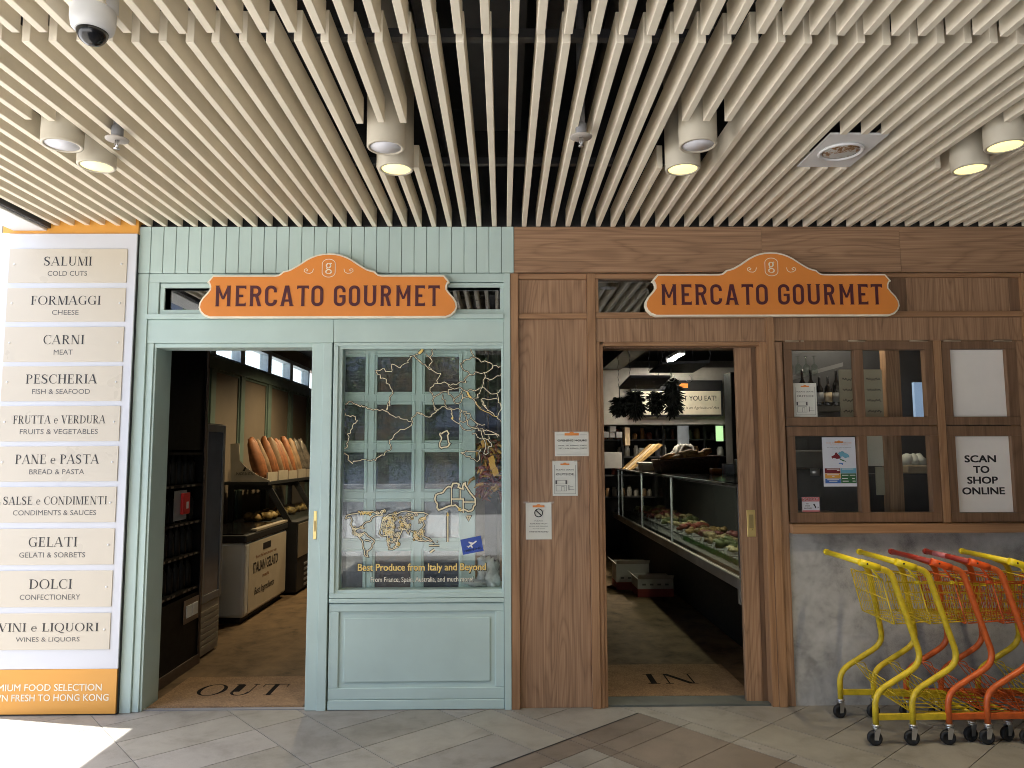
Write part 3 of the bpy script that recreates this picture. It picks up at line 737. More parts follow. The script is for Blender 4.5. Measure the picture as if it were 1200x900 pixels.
    line([(390,520),(390,900)], G, amp=0, w=.010); gd_a = [W(*z1(p, G), PY-.001) for p in ((370,560),(390,505),(410,560))]; gd.poly(gd_a, PY-.0016)
    line([(1010,745),(1125,745)], E_, amp=0, w=.006)
    # small world map
    q = dict(w=.0052, amp=.004)
    line([(90,450),(110,410),(190,395),(240,385),(300,370),(380,365),(440,400),(520,350),(480,410),(400,425),(370,470),(300,500),(270,550),(220,560),(180,580),(250,640),(300,600),(360,650),(410,690),(370,780),(330,810),(340,870),(300,840),(285,720),(250,660),(190,590),(150,510),(165,470),(150,430)], E_, close=True, **q)
    line([(500,480),(480,560),(465,610),(490,640),(550,630),(560,700),(570,780),(610,785),(650,740),(685,640),(720,560),(760,570),(780,620),(800,580),(850,600),(840,640),(890,685),(950,690),(1050,690),(950,640),(930,560),(960,520),(930,450),(1000,400),(920,380),(740,365),(640,400),(560,410),(500,460)], E_, close=True, **q)
    line([(1020,820),(1070,785)], E_, w=.01, amp=0); line([(1050,720),(1070,715)], E_, **q); line([(1095,700),(1110,705)], E_, **q)
    line([(330,790),(325,850)], E_, **q); line([(300,680),(370,700)], E_, **q)
    for bx, kk in (((500,620,430,640), 60), ((560,680,600,770), 26), ((680,800,470,560), 20), ((850,950,570,690), 26), ((170,300,540,640), 12), ((560,900,380,480), 18), ((900,960,430,520), 8), ((420,520,360,410), 6)):
        for _ in range(kk):
            a, b2 = rn.uniform(bx[0], bx[1]), rn.uniform(bx[2], bx[3]); ph = rn.uniform(0, 6)
            pts = [(a+rn.uniform(8, 20)*math.cos(ph+i*1.05), b2+rn.uniform(8, 18)*math.sin(ph+i*1.05)) for i in range(6)]
            line(pts, E_, w=.0030, amp=0, close=True, mbx=gd if rn.random() < .3 else None)
    for _ in range(26):
        a, b2 = rn.uniform(250, 390), rn.uniform(370, 400); line([(a, b2), (a+rn.uniform(-25, 25), b2+rn.uniform(-12, 25))], E_, w=.007, amp=0, mbx=gd)
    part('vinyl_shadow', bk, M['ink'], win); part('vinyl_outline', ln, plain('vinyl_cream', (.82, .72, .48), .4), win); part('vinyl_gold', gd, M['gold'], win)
    tx = MB(); sh = MB(); y = PY-.0012
    xa, zb = W(419.5, 669.5, y); xb, zt = W(569.5, 660.5, y)
    zt += .003
    text(tx, 'Best Produce from Italy and Beyond', xa, xb, zb-.012, zt, y, bold=.028)
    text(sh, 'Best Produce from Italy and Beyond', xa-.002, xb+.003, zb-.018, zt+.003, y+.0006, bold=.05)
    part('lettering', tx, M['gold'], win); 
    t2 = MB(); xa, zb = W(434.5, 682.5, y); xb, zt = W(554.5, 675.5, y)
    text(t2, 'From France, Spain, Australia, and much more!', xa, xb, zb-.008, zt, y, bold=.006)
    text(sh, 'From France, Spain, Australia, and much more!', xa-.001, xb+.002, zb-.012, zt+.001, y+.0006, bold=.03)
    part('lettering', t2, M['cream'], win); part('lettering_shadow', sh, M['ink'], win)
vinyl()
# air freight sticker
def sticker():
    c = W(553, 639, .012); a = R(11); w, h = .135, .098; y = .0118
    t = thing('sticker', 'small tilted blue sticker with a white aeroplane on the display window', 'sticker', (c[0], y, c[1]))
    def fn(u, v, yy=y): return (c[0]+u*math.cos(a)-v*math.sin(a), yy, c[1]+u*math.sin(a)+v*math.cos(a))
    mb = MB(); mb.add([fn(-w/2,-h/2), fn(w/2,-h/2), fn(w/2,h/2), fn(-w/2,h/2)], [(0,1,2,3)]); mb.add([fn(-w/2,-h/2,y+.0006), fn(w/2,-h/2,y+.0006), fn(w/2,h/2,y+.0006), fn(-w/2,h/2,y+.0006)], [(3,2,1,0)])
    part('sheet', mb, M['blue'], t)
    mb = MB(); yy = y-.0008
    text(mb, 'SHIPPED BY AIR', -.052, .052, -.034, -.021, 0, bold=.02, fn=lambda u, v: fn(u, v, yy))
    for poly in ([(-.03,-.004),(.03,.024),(.036,.022),(.034,.016),(-.026,-.012)], [(-.008,.008),(-.02,.026),(-.013,.026),(.012,.014)], [(0,.002),(.004,-.016),(-.003,-.016),(-.014,.0)], [(-.026,-.006),(-.036,.002),(-.031,.003),(-.018,-.002)]):
        mb.add([fn(u, v, yy-.0001*len(poly)) for u, v in poly], [list(range(len(poly)))])
    part('lettering', mb, M['white'], t)
sticker()

# lattice of mint glazed doors behind the display glass
def lattice():
    y = .075
    t = thing('glazed_partition', 'mint glazed partition of square panes behind the display window', 'partition', (-.6, y, .6))
    col = [(404, 428), (442, 483), (498, 538)]; row = [(418, 459), (474, 516), (530, 573), (588, 630.6), (646, 689)]
    cx = [(W(a, 450, y)[0], W(b, 450, y)[0]) for a, b in col]; rz = [(zz(b, y, 480), zz(a, y, 480)) for a, b in row]
    x0, x1 = -1.25, W(557, 500, y)[0]; z0, z1 = .60, 2.46
    fr = MB(); xs = [x0]+[v for c in cx for v in c]+[x1]
    for i in range(0, len(xs), 2): fr.box(xs[i], xs[i+1], y, y+.045, z0, z1)
    zs = [z0]+[v for r in reversed(rz) for v in r]+[z1]
    for c in cx:
        for i in range(0, len(zs), 2): fr.box(c[0], c[1], y+.001, y+.044, zs[i], zs[i+1])
    f = part('frame', fr, M['mint'], t, bevel=.004)
    bd = MB()
    for a, b in cx:
        for c, d in rz:
            m = .022
            for q in ((a-m, b+m, d+m-.007, d+m), (a-m, b+m, c-m, c-m+.007), (a-m, a-m+.007, c-m+.007, d+m-.007), (b+m-.007, b+m, c-m+.007, d+m-.007)): bd.box(q[0], q[1], y-.007, y-.0003, q[2], q[3])
    part('bead', bd, M['mint'], f, bevel=.002, seg=1)
    for a, b in cx:
        for c, d in rz:
            p = MB(); p.box(a+.0005, b-.0005, y+.018, y+.024, c+.0005, d-.0005); part('pane', p, M['cabinet_pane'], t)
lattice()
def window_goods():
    x, z = W(572, 545, .09); rn = random.Random(4)
    t = thing('dried_goods_bunch', 'hanging bunch of dark red dried peppers with yellow tags behind the window', 'dried peppers', (x, .09, z))
    st = MB(); st.tube([(x, .1, 2.45), (x, .1, z+.1)], .003, 5); part('string', st, M['bag'], t)
    a = MB(); b = MB()
    for k in range(120):
        px, py = x+rn.gauss(.01, .042), .1+rn.uniform(-.03, .04); pz = z+rn.uniform(-.19, .16)
        d = Vector((rn.uniform(-1, 1), rn.uniform(-.3, .3), rn.uniform(-1, .2))).normalized()*rn.uniform(.05, .09)
        m = Vector((rn.uniform(-1, 1), 0, rn.uniform(-1, 1)))*.014
        p = Vector((px, py, pz)); (a if rn.random() < .72 else b).tube([p, p+d*.5+m, p+d], [.013, .011, .003], 6)
    part('pepper_pods', a, M['chilli'], t); part('yellow_pods', b, plain('dried_yellow', (.45, .22, .035), .5, var=.5, scale=12), t)
    for k in range(4):
        mb = MB(); px, pz = x+rn.uniform(-.05, .05), z+rn.uniform(-.12, .14)
        mb.add([(px, .05, pz), (px+.035, .052, pz+.018), (px+.022, .052, pz+.065), (px-.014, .05, pz+.045)], [(0, 1, 2, 3)]); part('price_tag', mb, M['mapyellow'], t)
    x0, z0 = W(568, 688, .09)
    t = thing('plastic_bag', 'crumpled clear plastic bag in the bottom corner of the display window', 'bag', (x0, .09, z0))
    mb = MB()
    for k, (dx, dz, r, h) in enumerate(((-.06, .03, .075, .03), (.035, .08, .06, .10), (-.005, .10, .055, .085), (.06, .05, .04, .07))): mb.blob((x0+dx, .1, z0+dz), r, .045, h, k+3, .3, 12, 9)
    part('body', mb, M['clear_bag'], t)
    mb = MB(); mb.box(WX0, WX1, .04, .5, .66, .70); tag(obj('window_shelf', mb, M['mint'], loc=(-.5, .2, .66)), 'mint shelf at the foot of the display window', 'shelf')
window_goods()

# ================================================================== WALNUT SHOPFRONT
wal = thing('walnut_shopfront', 'walnut veneered shopfront with an open doorway and hinged service windows', 'shopfront', (2.0, 0, 0))
def wp(name, x0, x1, y0, y1, z0, z1, mat, bev=.0025, parent=None, label=None):
    m = MB(); m.box(x0, x1, y0, y1, z0, z1); return part(name, m, M[mat], parent or wal, label, bevel=bev)
wp('fascia', .078, 1.732, -.043, .02, 2.797, 3.107, 'wood_h', .0012)
wp('fascia', 1.7335, 2.66, -.043, .02, 2.797, 3.107, 'wood_h', .0012); wp('fascia', 2.6615, 6.9, -.043, .02, 2.797, 3.107, 'wood_h', .0012)
wp('post', .051, .104, -.036, .1, 0, 2.793, 'oak_v'); wp('post', .560, .613, -.036, .1, 0, 2.793, 'oak_v')
wp('rail', .105, .559, -.028, .1, 2.758, 2.793, 'oak_h'); wp('rail', .105, .559, -.026, .1, 2.490, 2.525, 'oak_h')
wp('panel', .105, .559, -.004, .09, 2.526, 2.757, 'wood_v'); wp('panel', .105, .559, -.006, .09, 0, 2.489, 'wood_v')
wp('rail', .614, 1.742, -.028, .1, 2.758, 2.793, 'oak_h'); wp('rail', .614, 1.742, -.028, .1, 2.492, 2.530, 'oak_h')
wp('rail', .614, .636, -.027, .1, 2.531, 2.757, 'oak_v'); wp('rail', 1.70, 1.742, -.027, .1, 2.531, 2.757, 'oak_v')
mb = MB(); mb.box(.637, 1.699, .02, .025, 2.531, 2.757); part('pane', mb, M['glass_dim'], wal)
wp('door_head', .614, 1.742, -.022, .1, 2.334, 2.491, 'wood_v')
wp('door_frame', .614, .640, -.026, .12, 0, 2.333, 'oak_v'); wp('door_frame', .6405, .661, -.014, .16, 0, 2.318, 'oak_v')
wp('door_frame', .6615, 1.700, -.016, .045, 2.308, 2.333, 'oak_h'); wp('door_frame', 1.7005, 1.741, -.026, .13, 0, 2.333, 'oak_v')
wp('door_soffit', .662, 1.700, .0455, .16, 2.30, 2.32, 'sash_v')
lf = wp('sliding_door', 1.560, 1.668, .05, .09, .012, 2.305, 'wood_v')
wp('door_jamb', 1.6685, 1.7, .055, .16, 0, 2.307, 'sash_v')
x0, z0 = W(875.8, 629, .048); x1, z1 = W(884.8, 597.5, .048)
mb = MB(); mb.box(x0, x1, .045, .0495, z0, z1); h = part('flush_handle', mb, M['brass'], lf, bevel=.002)
mb = MB(); mb.box(x0+.014, x1-.014, .0438, .0446, z0+.055, z1-.03); part('finger_recess', mb, plain('brass_recess', (.42, .31, .13), .35, .7), h)
wp('post', 1.742, 1.795, -.036, .1, 0, 2.793, 'oak_v'); wp('post', 1.796, 1.850, -.020, .1, 0, 2.333, 'wood_v')
wp('panel', 1.796, 3.47, -.010, .09, 2.340, 2.497, 'wood_v')
wp('rail', 1.796, 3.47, -.030, .1, 2.4985, 2.535, 'oak_h'); wp('rail', 1.796, 3.47, -.028, .1, 2.765, 2.793, 'oak_h')
wp('panel', 1.796, 2.705, -.006, .09, 2.536, 2.764, 'sash_v', .001); wp('panel', 2.7085, 3.03, -.006, .09, 2.536, 2.764, 'wood_v', .001); wp('panel', 3.0305, 3.40, -.006, .09, 2.536, 2.764, 'wood_v', .001)
wp('rail', 3.401, 3.47, -.0065, .09, 2.536, 2.764, 'sash_v', .001)
wp('post', 3.4705, 3.56, -.036, .1, 1.143, 2.793, 'oak_v'); wp('panel', 3.561, 6.9, -.006, .09, 1.143, 2.793, 'wood_v')
wp('post', 2.862, 2.912, -.022, .09, 1.143, 2.339, 'oak_v'); wp('post', 3.417, 3.47, -.012, .09, 1.143, 2.339, 'wood_v')
sill = wp('sill', 1.852, 6.9, -.075, .12, 1.083, 1.142, 'oak_h', .004)
# hinged sashes
def sash(x0, x1, z0, z1, holes, panes=True):
    fr = MB(); y0, y1 = -.016, .035
    xs = [x0]+[v for h in holes for v in h[:2]]+[x1]; hz0, hz1 = holes[0][2], holes[0][3]
    fr.box(x0, x1, y0, y1, hz1, z1); fr.box(x0, x1, y0, y1, z0, hz0)
    for i in range(0, len(xs), 2): fr.box(xs[i], xs[i+1], y0+.0003, y1-.0003, hz0, hz1)
    f = part('service_window', fr, M['sash_v'], wal, bevel=.0025)
    for h in holes:
        p = MB()
        if panes: p.box(h[0]-.004, h[1]+.004, .015, .02, h[2]-.004, h[3]+.004); part('pane', p, M['glass'], f)
        else: p.box(h[0]-.004, h[1]+.004, .016, .026, h[2]-.004, h[3]+.004); part('backing', p, M['dark'], f)
    return f
def hole(a, b):     # averaged from the two photographed corners
    (xa, z1), (xb, z0) = W(*a, .01), W(*b, .01); return xa, xb, z0, z1
s1 = [(1.915, 2.330, zz(489, .01, 960), zz(410.5, .01, 960)), (2.388, 2.800, zz(489, .01, 960), zz(410.5, .01, 960))]
s2 = [(1.915, 2.330, zz(600.5, .01, 960), zz(511, .01, 960)), (2.388, 2.800, zz(600.5, .01, 960), zz(511, .01, 960))]
sash(1.862, 2.858, 1.776, 2.338, s1); sash(1.862, 2.858, 1.147, 1.770, s2)
s3 = [(2.972, 3.345, zz(488.5, .01, 1150), zz(409.5, .01, 1150))]; s4 = [(2.972, 3.345, zz(600.5, .01, 1150), zz(511, .01, 1150))]
sash(2.917, 3.414, 1.776, 2.338, s3, False); sash(2.917, 3.414, 1.147, 1.770, s4, False)
mb = MB()
for a, b in ((920, 936), (938.5, 942), (994, 1014), (1066, 1087), (1106, 1126), (1164, 1186)):
    xa, xb = W(a, 400, -.02)[0], W(b, 400, -.02)[0]; mb.box(xa, xb, -.021, -.0165, 2.330, 2.3385); mb.tube([(xa, -.021, 2.339), (xb, -.021, 2.339)], .0045, 6)
part('hinges', mb, plain('old_brass', (.42, .33, .24), .4, .6), wal)
mb = MB(); mb.box(1.835, 6.9, -.004, .2, 0, 1.0825)
tag(obj('concrete_wall', mb, M['concrete'], loc=(3.5, 0, 0)), 'grey mottled concrete wall under the wooden sill, behind the trolleys', 'wall')
mb = MB(); mb.box(.662, 1.70, -.0, .165, -.02, .012); struct('threshold', mb, concrete('dark_stone', (.10, .11, .10), 2, .3))
mb = MB(); mb.box(-2.272, -1.252, -.0, .035, -.02, .005); struct('door_track', mb, M['grey'])

# ================================================================== SHOP SIGNS
def shop_sign(cx, zb, label):
    s = .005574; yf = -.098
    half = [(0,77),(7.5,76.6),(14.8,75),(20.6,72.8),(26.4,69.8),(36.8,62.7),(44.5,58.2),(49.5,56.4),(53.5,55.6),(55.5,53.6),(58.5,51.4),(62.5,50.7),(135,50.7),(142,42),(139.6,40.6),(138.4,37.5),(138.4,34),(141.4,29.7),(146.6,24),(149.8,18.1),(150.6,12.5),(148.5,7.2),(144,2.6),(137.5,0)]
    out = [(x, z) for x, z in half]+[(-x, z) for x, z in reversed(half) if x > 0]
    t = thing('shop_sign', label, 'sign', (cx, -.06, zb), 'orange shop name signs')
    def off(pts, d):
        n = len(pts); o = []
        a = sum(pts[i][0]*pts[(i+1) % n][1]-pts[(i+1) % n][0]*pts[i][1] for i in range(n)); sg = 1 if a > 0 else -1
        for i in range(n):
            p, q, r = Vector(pts[i-1]), Vector(pts[i]), Vector(pts[(i+1) % n])
            n1 = Vector((-(q-p).y, (q-p).x)).normalized()*sg; n2 = Vector((-(r-q).y, (r-q).x)).normalized()*sg
            m = (n1+n2); m = m/max(.5, m.length_squared/2) if m.length > 1e-6 else n1
            o.append(tuple(q+m*d))
        return o
    G = lambda p: (cx+p[0]*s, zb+p[1]*s)
    mb = MB(); mb.prism([G(p) for p in out], yf+.001, -.060); part('border', mb, M['cream'], t, bevel=.002, seg=1)
    mb = MB(); mb.prism([G(p) for p in off(out, 2.1)], yf-.002, yf+.0005); part('board', mb, M['orange'], t)
    boxes = [('M',163,302,0),('E',342,438,0),('R',470,575,0),('C',610,715,0),('A',750,862,0),('T',897,1003,0),('O',1027,1133,0),('G',68,172,1),('O',203,303,1),('U',340,447,1),('R',485,583,1),('M',627,762,1),('E',797,890,1),('T',920,1023,1)]
    for c, a, b, k in boxes:
        xa = (235+a/7.742 if k == 0 else 385+a/7.742)-387.1; xb = (235+b/7.742 if k == 0 else 385+b/7.742)-387.1
        mb = MB(); w, h = (xb-xa)*s, 24.4*s
        for i, q in enumerate(heavy(c, w, h)):
            pts = [(cx+xa*s+u, zb+13.7*s+v) for u, v in q]; mb.prism(pts, yf-.0055-.00004*i, yf-.0025)
        part('letter', mb, M['maroon'], t)
    mb = MB(); y = yf-.0032; e = (0, 58.9)
    def bd(pts, w, wf=None, k=[0]):
        k[0] += 1; mb.band([G(p) for p in pts], w*s, y-.00005*(k[0] % 9), (lambda u: wf(u)*s) if wf else None)
    rr = []
    for qx, qz, a in ((0, 5.4, 0), (0, -5.4, 180)): rr += [(e[0]+qx+7.6*math.cos(R(a+i*12)), e[1]+qz*.95+5.6*math.sin(R(a+i*12))) for i in range(16)]
    bd(rr+rr[:2], .75)
    cir = lambda x, z, a, b, n=20: [(x+a*math.cos(2*math.pi*i/n), z+b*math.sin(2*math.pi*i/n)) for i in range(n+2)]
    c1 = cir(-.3, 61.9, 2.4, 2.7); bd(c1, 1, lambda u: .5+1.2*abs(math.cos(2*math.pi*u*22/20)))
    c2 = cir(-.1, 54.6, 3.2, 2.3); bd(c2, 1, lambda u: .5+1.0*abs(math.cos(2*math.pi*u*22/20)))
    bd([(-1.6,59.6),(-2.6,58.6),(-1.8,57.7),(.6,57.3),(2.2,56.6)], 1.0); bd([(1.6,63.8),(2.6,64.8),(3.6,64.4)], .9)
    for sgn in (-1, 1):
        sp = [(sgn*(23+p[0]), 55.6+p[1]) for p in [(-5.2*-1, 2.6), (4.2, -1.2), (1.2, -3.0), (-2.6, -2.6), (-5.6, -.4), (-5.2, 2.0), (-3.0, 2.6), (-1.2, 1.2), (-2.2, -.2), (-3.4, .4)]]
        sp = [(sgn*(23+p*-1), z) for p, z in [( (q[0]*sgn-23), q[1]) for q in sp]]
        bd(sp, .7)
    part('emblem', mb, M['cream'], t)
shop_sign(-1.135, 2.484, 'orange shop name sign with cream edge on the mint shopfront')
shop_sign(1.769, 2.489, 'orange shop name sign with cream edge on the walnut shopfront')

# ================================================================== DIRECTORY SIGN
def directory():
    x0, x1, yf = -3.285, -2.400, -.075
    t = thing('directory_sign', 'tall white sign wall with cream department plates and an amber foot', 'sign', ((x0+x1)/2, yf, 0))
    zb = zz(784, yf, 100)
    mb = MB(); mb.box(x0, x1, yf, .1, zb, 3.052); part('panel', mb, M['panelwhite'], t, bevel=.002, seg=1)
    mb = MB(); mb.box(x0, x1-.004, yf, .1, 0.01, zb-.001); ft = part('amber_foot', mb, M['amber'], t)
    mb = MB(); mb.box(x0, x1, yf+.012, .1, 3.0525, 3.25); part('amber_head', mb, M['amber'], t)
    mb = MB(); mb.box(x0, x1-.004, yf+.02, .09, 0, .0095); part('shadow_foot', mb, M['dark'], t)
    mb = MB(); mb.box(x1+.0005, x1+.0015, yf+.01, .05, 0, 3.05); part('edge_gap', mb, M['black'], t)
    rows = [('SALUMI','COLD CUTS',291.8,331.5,53,109,'58,104'),('FORMAGGI','CHEESE',337.8,377,38,119.5,'63,94'),('CARNI','MEAT',383.2,424,52.5,100,'64,86'),('PESCHERIA','FISH & SEAFOOD',429.3,470,30,113.5,'38.5,106'),
            ('FRUTTA e VERDURA','FRUITS & VEGETABLES',475.8,517,17.5,125.5,'25,116'),('PANE e PASTA','BREAD & PASTA',523,564,19,117,'34,98'),('SALSE e CONDIMENTI','CONDIMENTS & SAUCES',570.5,612,4.5,125.5,'15.5,112.5'),
            ('GELATI','GELATI & SORBETS',619.3,661.6,33.5,90,'22,99'),('DOLCI','CONFECTIONERY',668.6,711,34,84,'22.5,93'),('VINI e LIQUORI','WINES & LIQUORS',718.3,761,-4,113.5,'17,91.5')]
    px0, px1 = -3.222, -2.456; c = (px0+px1)/2
    for a, b, t0, t1, l, r, sb in rows:
        z1, z0 = zz(t0, yf, 75), zz(t1, yf, 75)
        mb = MB(); mb.box(px0, px1, yf-.006, yf-.0004, z0, z1); p = part('department_plate', mb, M['plate'], t, bevel=.001, seg=1)
        mb = MB(); w = (W(r, t0, yf)[0]-W(l, t0, yf)[0])/2; hh = z1-z0; y = yf-.0068
        serif_text(mb, a, c-w, c+w, z1-hh*.50, z1-hh*(.235 if len(a) < 14 else .27), y); part('lettering', mb, M['ink'], p)
        mb = MB(); l2, r2 = [float(v) for v in sb.split(',')]; w = (W(r2, t0, yf)[0]-W(l2, t0, yf)[0])/2
        text(mb, b, c-w, c+w, z0+hh*.20, z0+hh*.345, y); part('lettering', mb, M['ink_grey'], p)
        mb = MB()
        for sx in (px0+.035, px1-.035): mb.lathe([(.0001, yf-.010), (.006, yf-.010), (.007, yf-.0062)], (sx, 0, (z0+z1)/2+.01), 'y', 12)
        part('screws', mb, M['white'], p)
    for i, (s, tz, bz, r) in enumerate((('PREMIUM FOOD SELECTION', 801.5, 809.5, 119.5), ('FLOWN FRESH TO HONG KONG', 813.5, 821.5, 127.5))):
        mb = MB(); xr = W(r, tz, yf)[0]; xl = 2*(c+.004)-xr; xl -= (.075, .045)[i]*(xr-xl)
        text(mb, s, xl, xr, zz(bz, yf, 75), zz(tz, yf, 75), yf-.0012, bold=.02); part('lettering', mb, M['cream'], ft)
directory()

# ================================================================== NOTICES
def mini_sign(mb, cx, cz, w):
    h = w*.19; mb.poly([(cx-w/2, cz-h/2), (cx+w/2, cz-h/2), (cx+w/2, cz+h*.3), (cx+w*.2, cz+h*.3), (cx+w*.08, cz+h*.75), (cx-w*.08, cz+h*.75), (cx-w*.2, cz+h*.3), (cx-w/2, cz+h*.3)], 0)
def notice(px, y, label, paper, lines, extra=None, badge=.42, tilt=0, name='paper_notice', tape=True, cat='notice'):
    (a, b), (c, d) = W(px[0], px[1], y), W(px[2], px[3], y); x0, x1, z1, z0 = a, c, b, d; w, h = x1-x0, z1-z0
    t = thing(name, label, cat, ((x0+x1)/2, y, z0))
    def G(u, v, dy=0): 
        uu, vv = (u-.5)*w, (v-.5)*h
        return ((x0+x1)/2+uu*math.cos(tilt)-vv*math.sin(tilt), y-dy, (z0+z1)/2+uu*math.sin(tilt)+vv*math.cos(tilt))
    mb = MB(); mb.add([G(0,0,.0008+.003), G(1,0,.0008+.001), G(1,.6,.0014), G(1,1,.0008), G(0,1,.0008), G(0,.5,.001)], [list(range(6))])
    mb.add([G(0,0,-.0002), G(1,0,-.0002), G(1,1,-.0002), G(0,1,-.0002)], [(3, 2, 1, 0)])
    part('sheet', mb, M[paper], t)
    D = .0048
    def box(mbx, u0, u1, v0, v1, dd=D): mbx.add([G(u0,v0,dd), G(u1,v0,dd), G(u1,v1,dd), G(u0,v1,dd)], [(0,1,2,3)])
    if badge:
        m2 = MB(); tmp = MB(); mini_sign(tmp, .5, .5, 1); hb = badge*w/h
        m2.add([G(.5+(p[0]-.5)*badge, .905+(p[2]-.5)*hb*1.1, D) for p in tmp.v], tmp.f); part('badge', m2, M['orange'], t)
    ink = {}
    for s, v0, v1, u0, u1, col, bold in lines:
        m3 = ink.setdefault(col, MB()); text(m3, s, u0, u1, v0, v1, 0, bold=bold, fn=lambda u, v: G(u, v, D))
    for col, m3 in ink.items(): part('print', m3, M[col], t)
    if extra: extra(t, G, box, w, h)
    if tape:
        m4 = MB(); 
        for u, v in ((.0, 1.0), (.97, .99)): m4.add([G(u-.09,v-.02,.0062), G(u+.12,v-.02,.0062), G(u+.12,v+.035,.0062), G(u-.09,v+.035,.0062)], [(0,1,2,3)])
        part('tape', m4, glass('tape', (.9, .88, .82), refl=.12), t)
    return t
notice((650, 506, 690, 534.5), -.008, 'landscape opening hours notice, topmost paper on the walnut panel', 'paper',
       [('OPENING HOURS', .60, .68, .08, .94, 'ink', .02), ('MON - FRI  8:00AM - 7:30PM', .415, .46, .11, .93, 'ink', .01), ('SAT - SUN  8:00AM - 7:30PM', .30, .345, .11, .93, 'ink', .01)],
       lambda t, G, box, w, h: (lambda m: ([box(m, u0, u1, v0, v1) for u0, u1, v0, v1 in ((.05, .28, .865, .875), (.74, .95, .865, .875), (.05, .95, .08, .09))], part('print', m, M['ink_grey'], t)))(MB()))
def house(t, G, box, w, h):
    m = MB(); L = lambda a, b, c, d: box(m, min(a, c)-.006, max(a, c)+.006, min(b, d)-.004, max(b, d)+.004)
    for q in ((.14,.14,.14,.30),(.55,.14,.55,.30),(.14,.14,.55,.14),(.12,.34,.58,.34),(.17,.44,.52,.44),(.12,.34,.17,.44),(.52,.44,.58,.34),(.14,.30,.55,.30),(.36,.14,.36,.27),(.46,.14,.46,.27),(.36,.27,.46,.27),(.64,.16,.66,.30),(.66,.18,.86,.18),(.70,.26,.82,.26),(.08,.06,.92,.06),(.08,.06,.08,.88),(.92,.06,.92,.88)): L(*q)
    part('print', m, M['ink_grey'], t)
out_lines = [('FURRY FRIENDS WELCOME', .80, .82, .14, .86, 'ink_grey', .01), ('PLEASE LEAVE', .725, .765, .14, .86, 'ink', 0), ('SHOPPING TROLLEYS', .68, .70, .14, .86, 'ink_grey', .01), ('OUTSIDE', .585, .645, .14, .86, 'ink', 0)]
out_lines = [out_lines[1], out_lines[3]]
notice((647.3, 540, 677, 581), -.008, 'portrait leave outside notice, middle paper on the walnut panel', 'paper', out_lines, house, .36)
def nosmoke(t, G, box, w, h):
    m = MB(); k = w/h
    ring = [(.5+.17*math.cos(R(a)), .72+.17*k*math.sin(R(a))) for a in range(0, 380, 15)]
    ri = [(.5+.135*math.cos(R(a)), .72+.135*k*math.sin(R(a))) for a in range(0, 380, 15)]
    for i in range(len(ring)-1): m.add([G(*ring[i], .005), G(*ring[i+1], .005), G(*ri[i+1], .005), G(*ri[i], .005)], [(0,1,2,3)])
    m.add([G(.37,.79,.0052), G(.40,.81,.0052), G(.63,.65,.0052), G(.60,.63,.0052)], [(0,1,2,3)]); part('symbol', m, M['ink'], t)
notice((616, 589, 646.5, 632), -.008, 'notice with a prohibition symbol, lowest paper on the walnut panel', 'paper',
       [('PLEASE', .49, .515, .34, .66, 'ink_grey', .01), ('REFRAIN FROM', .41, .44, .17, .83, 'ink_grey', .01), ('EATING AND DRINKING', .345, .37, .14, .86, 'ink_grey', .01), ('IN THE SHOP', .28, .30, .27, .73, 'ink_grey', .01), ('THANK YOU FOR YOUR HELP', .19, .225, .13, .87, 'ink', .03)], nosmoke, .46)
notice((929, 449, 958, 488.5), .0145, 'cream leave outside notice behind the upper left service window', 'paper', out_lines, house, .36, tape=False)
def district(t, G, box, w, h):
    def add(mat, polys):
        m = MB(); [m.add([G(u, v, .005) for u, v in p], [list(range(len(p)))]) for p in polys]; part('print', m, M[mat], t)
    rn = random.Random(8)
    def jag(p, k=.012):
        o = []
        for i in range(len(p)):
            a, b = p[i], p[(i+1) % len(p)]
            o.append(a); o.append(((a[0]+b[0])/2+rn.uniform(-k, k)*2, (a[1]+b[1])/2+rn.uniform(-k, k)*2))
        return o
    add('maroonbook', [jag([(.25,.60),(.28,.56),(.36,.575),(.50,.565),(.52,.61),(.45,.66),(.42,.69),(.36,.65),(.28,.62)]), [(.04,.27),(.505,.27),(.505,.37),(.04,.37)]])
    add('skyblue', [jag([(.45,.67),(.50,.62),(.54,.58),(.62,.60),(.68,.57),(.80,.59),(.78,.64),(.66,.68),(.58,.72),(.50,.71)]), [(.515,.27),(.98,.27),(.98,.37),(.515,.37)]])
    add('mapyellow', [[(.04,.165),(.505,.165),(.505,.265),(.04,.265)]])
    add('mapgreen', [jag([(.50,.56),(.56,.55),(.68,.51),(.70,.49),(.60,.51),(.52,.54)], .006), [(.515,.065),(.98,.065),(.98,.265),(.515,.265)]])
    add('mapblue', [jag([(.46,.47),(.54,.475),(.60,.47),(.60,.43),(.54,.455),(.48,.455)], .005), [(.04,.065),(.505,.065),(.505,.16),(.04,.16)]])
    m = MB()
    for u, v, a, b in ((.10,.345,.48,.36),(.55,.345,.90,.36),(.40,.315,.48,.33),(.10,.13,.46,.145),(.16,.10,.40,.115),(.55,.22,.74,.235),(.78,.22,.95,.235),(.55,.155,.72,.17),(.85,.155,.93,.17),(.56,.10,.74,.115),(.86,.10,.95,.115),(.10,.23,.46,.245),(.25,.20,.32,.215)): m.add([G(u,v,.0056), G(a,v,.0056), G(a,b,.0056), G(u,b,.0056)], [(0,1,2,3)])
    part('print', m, M['white'], t)
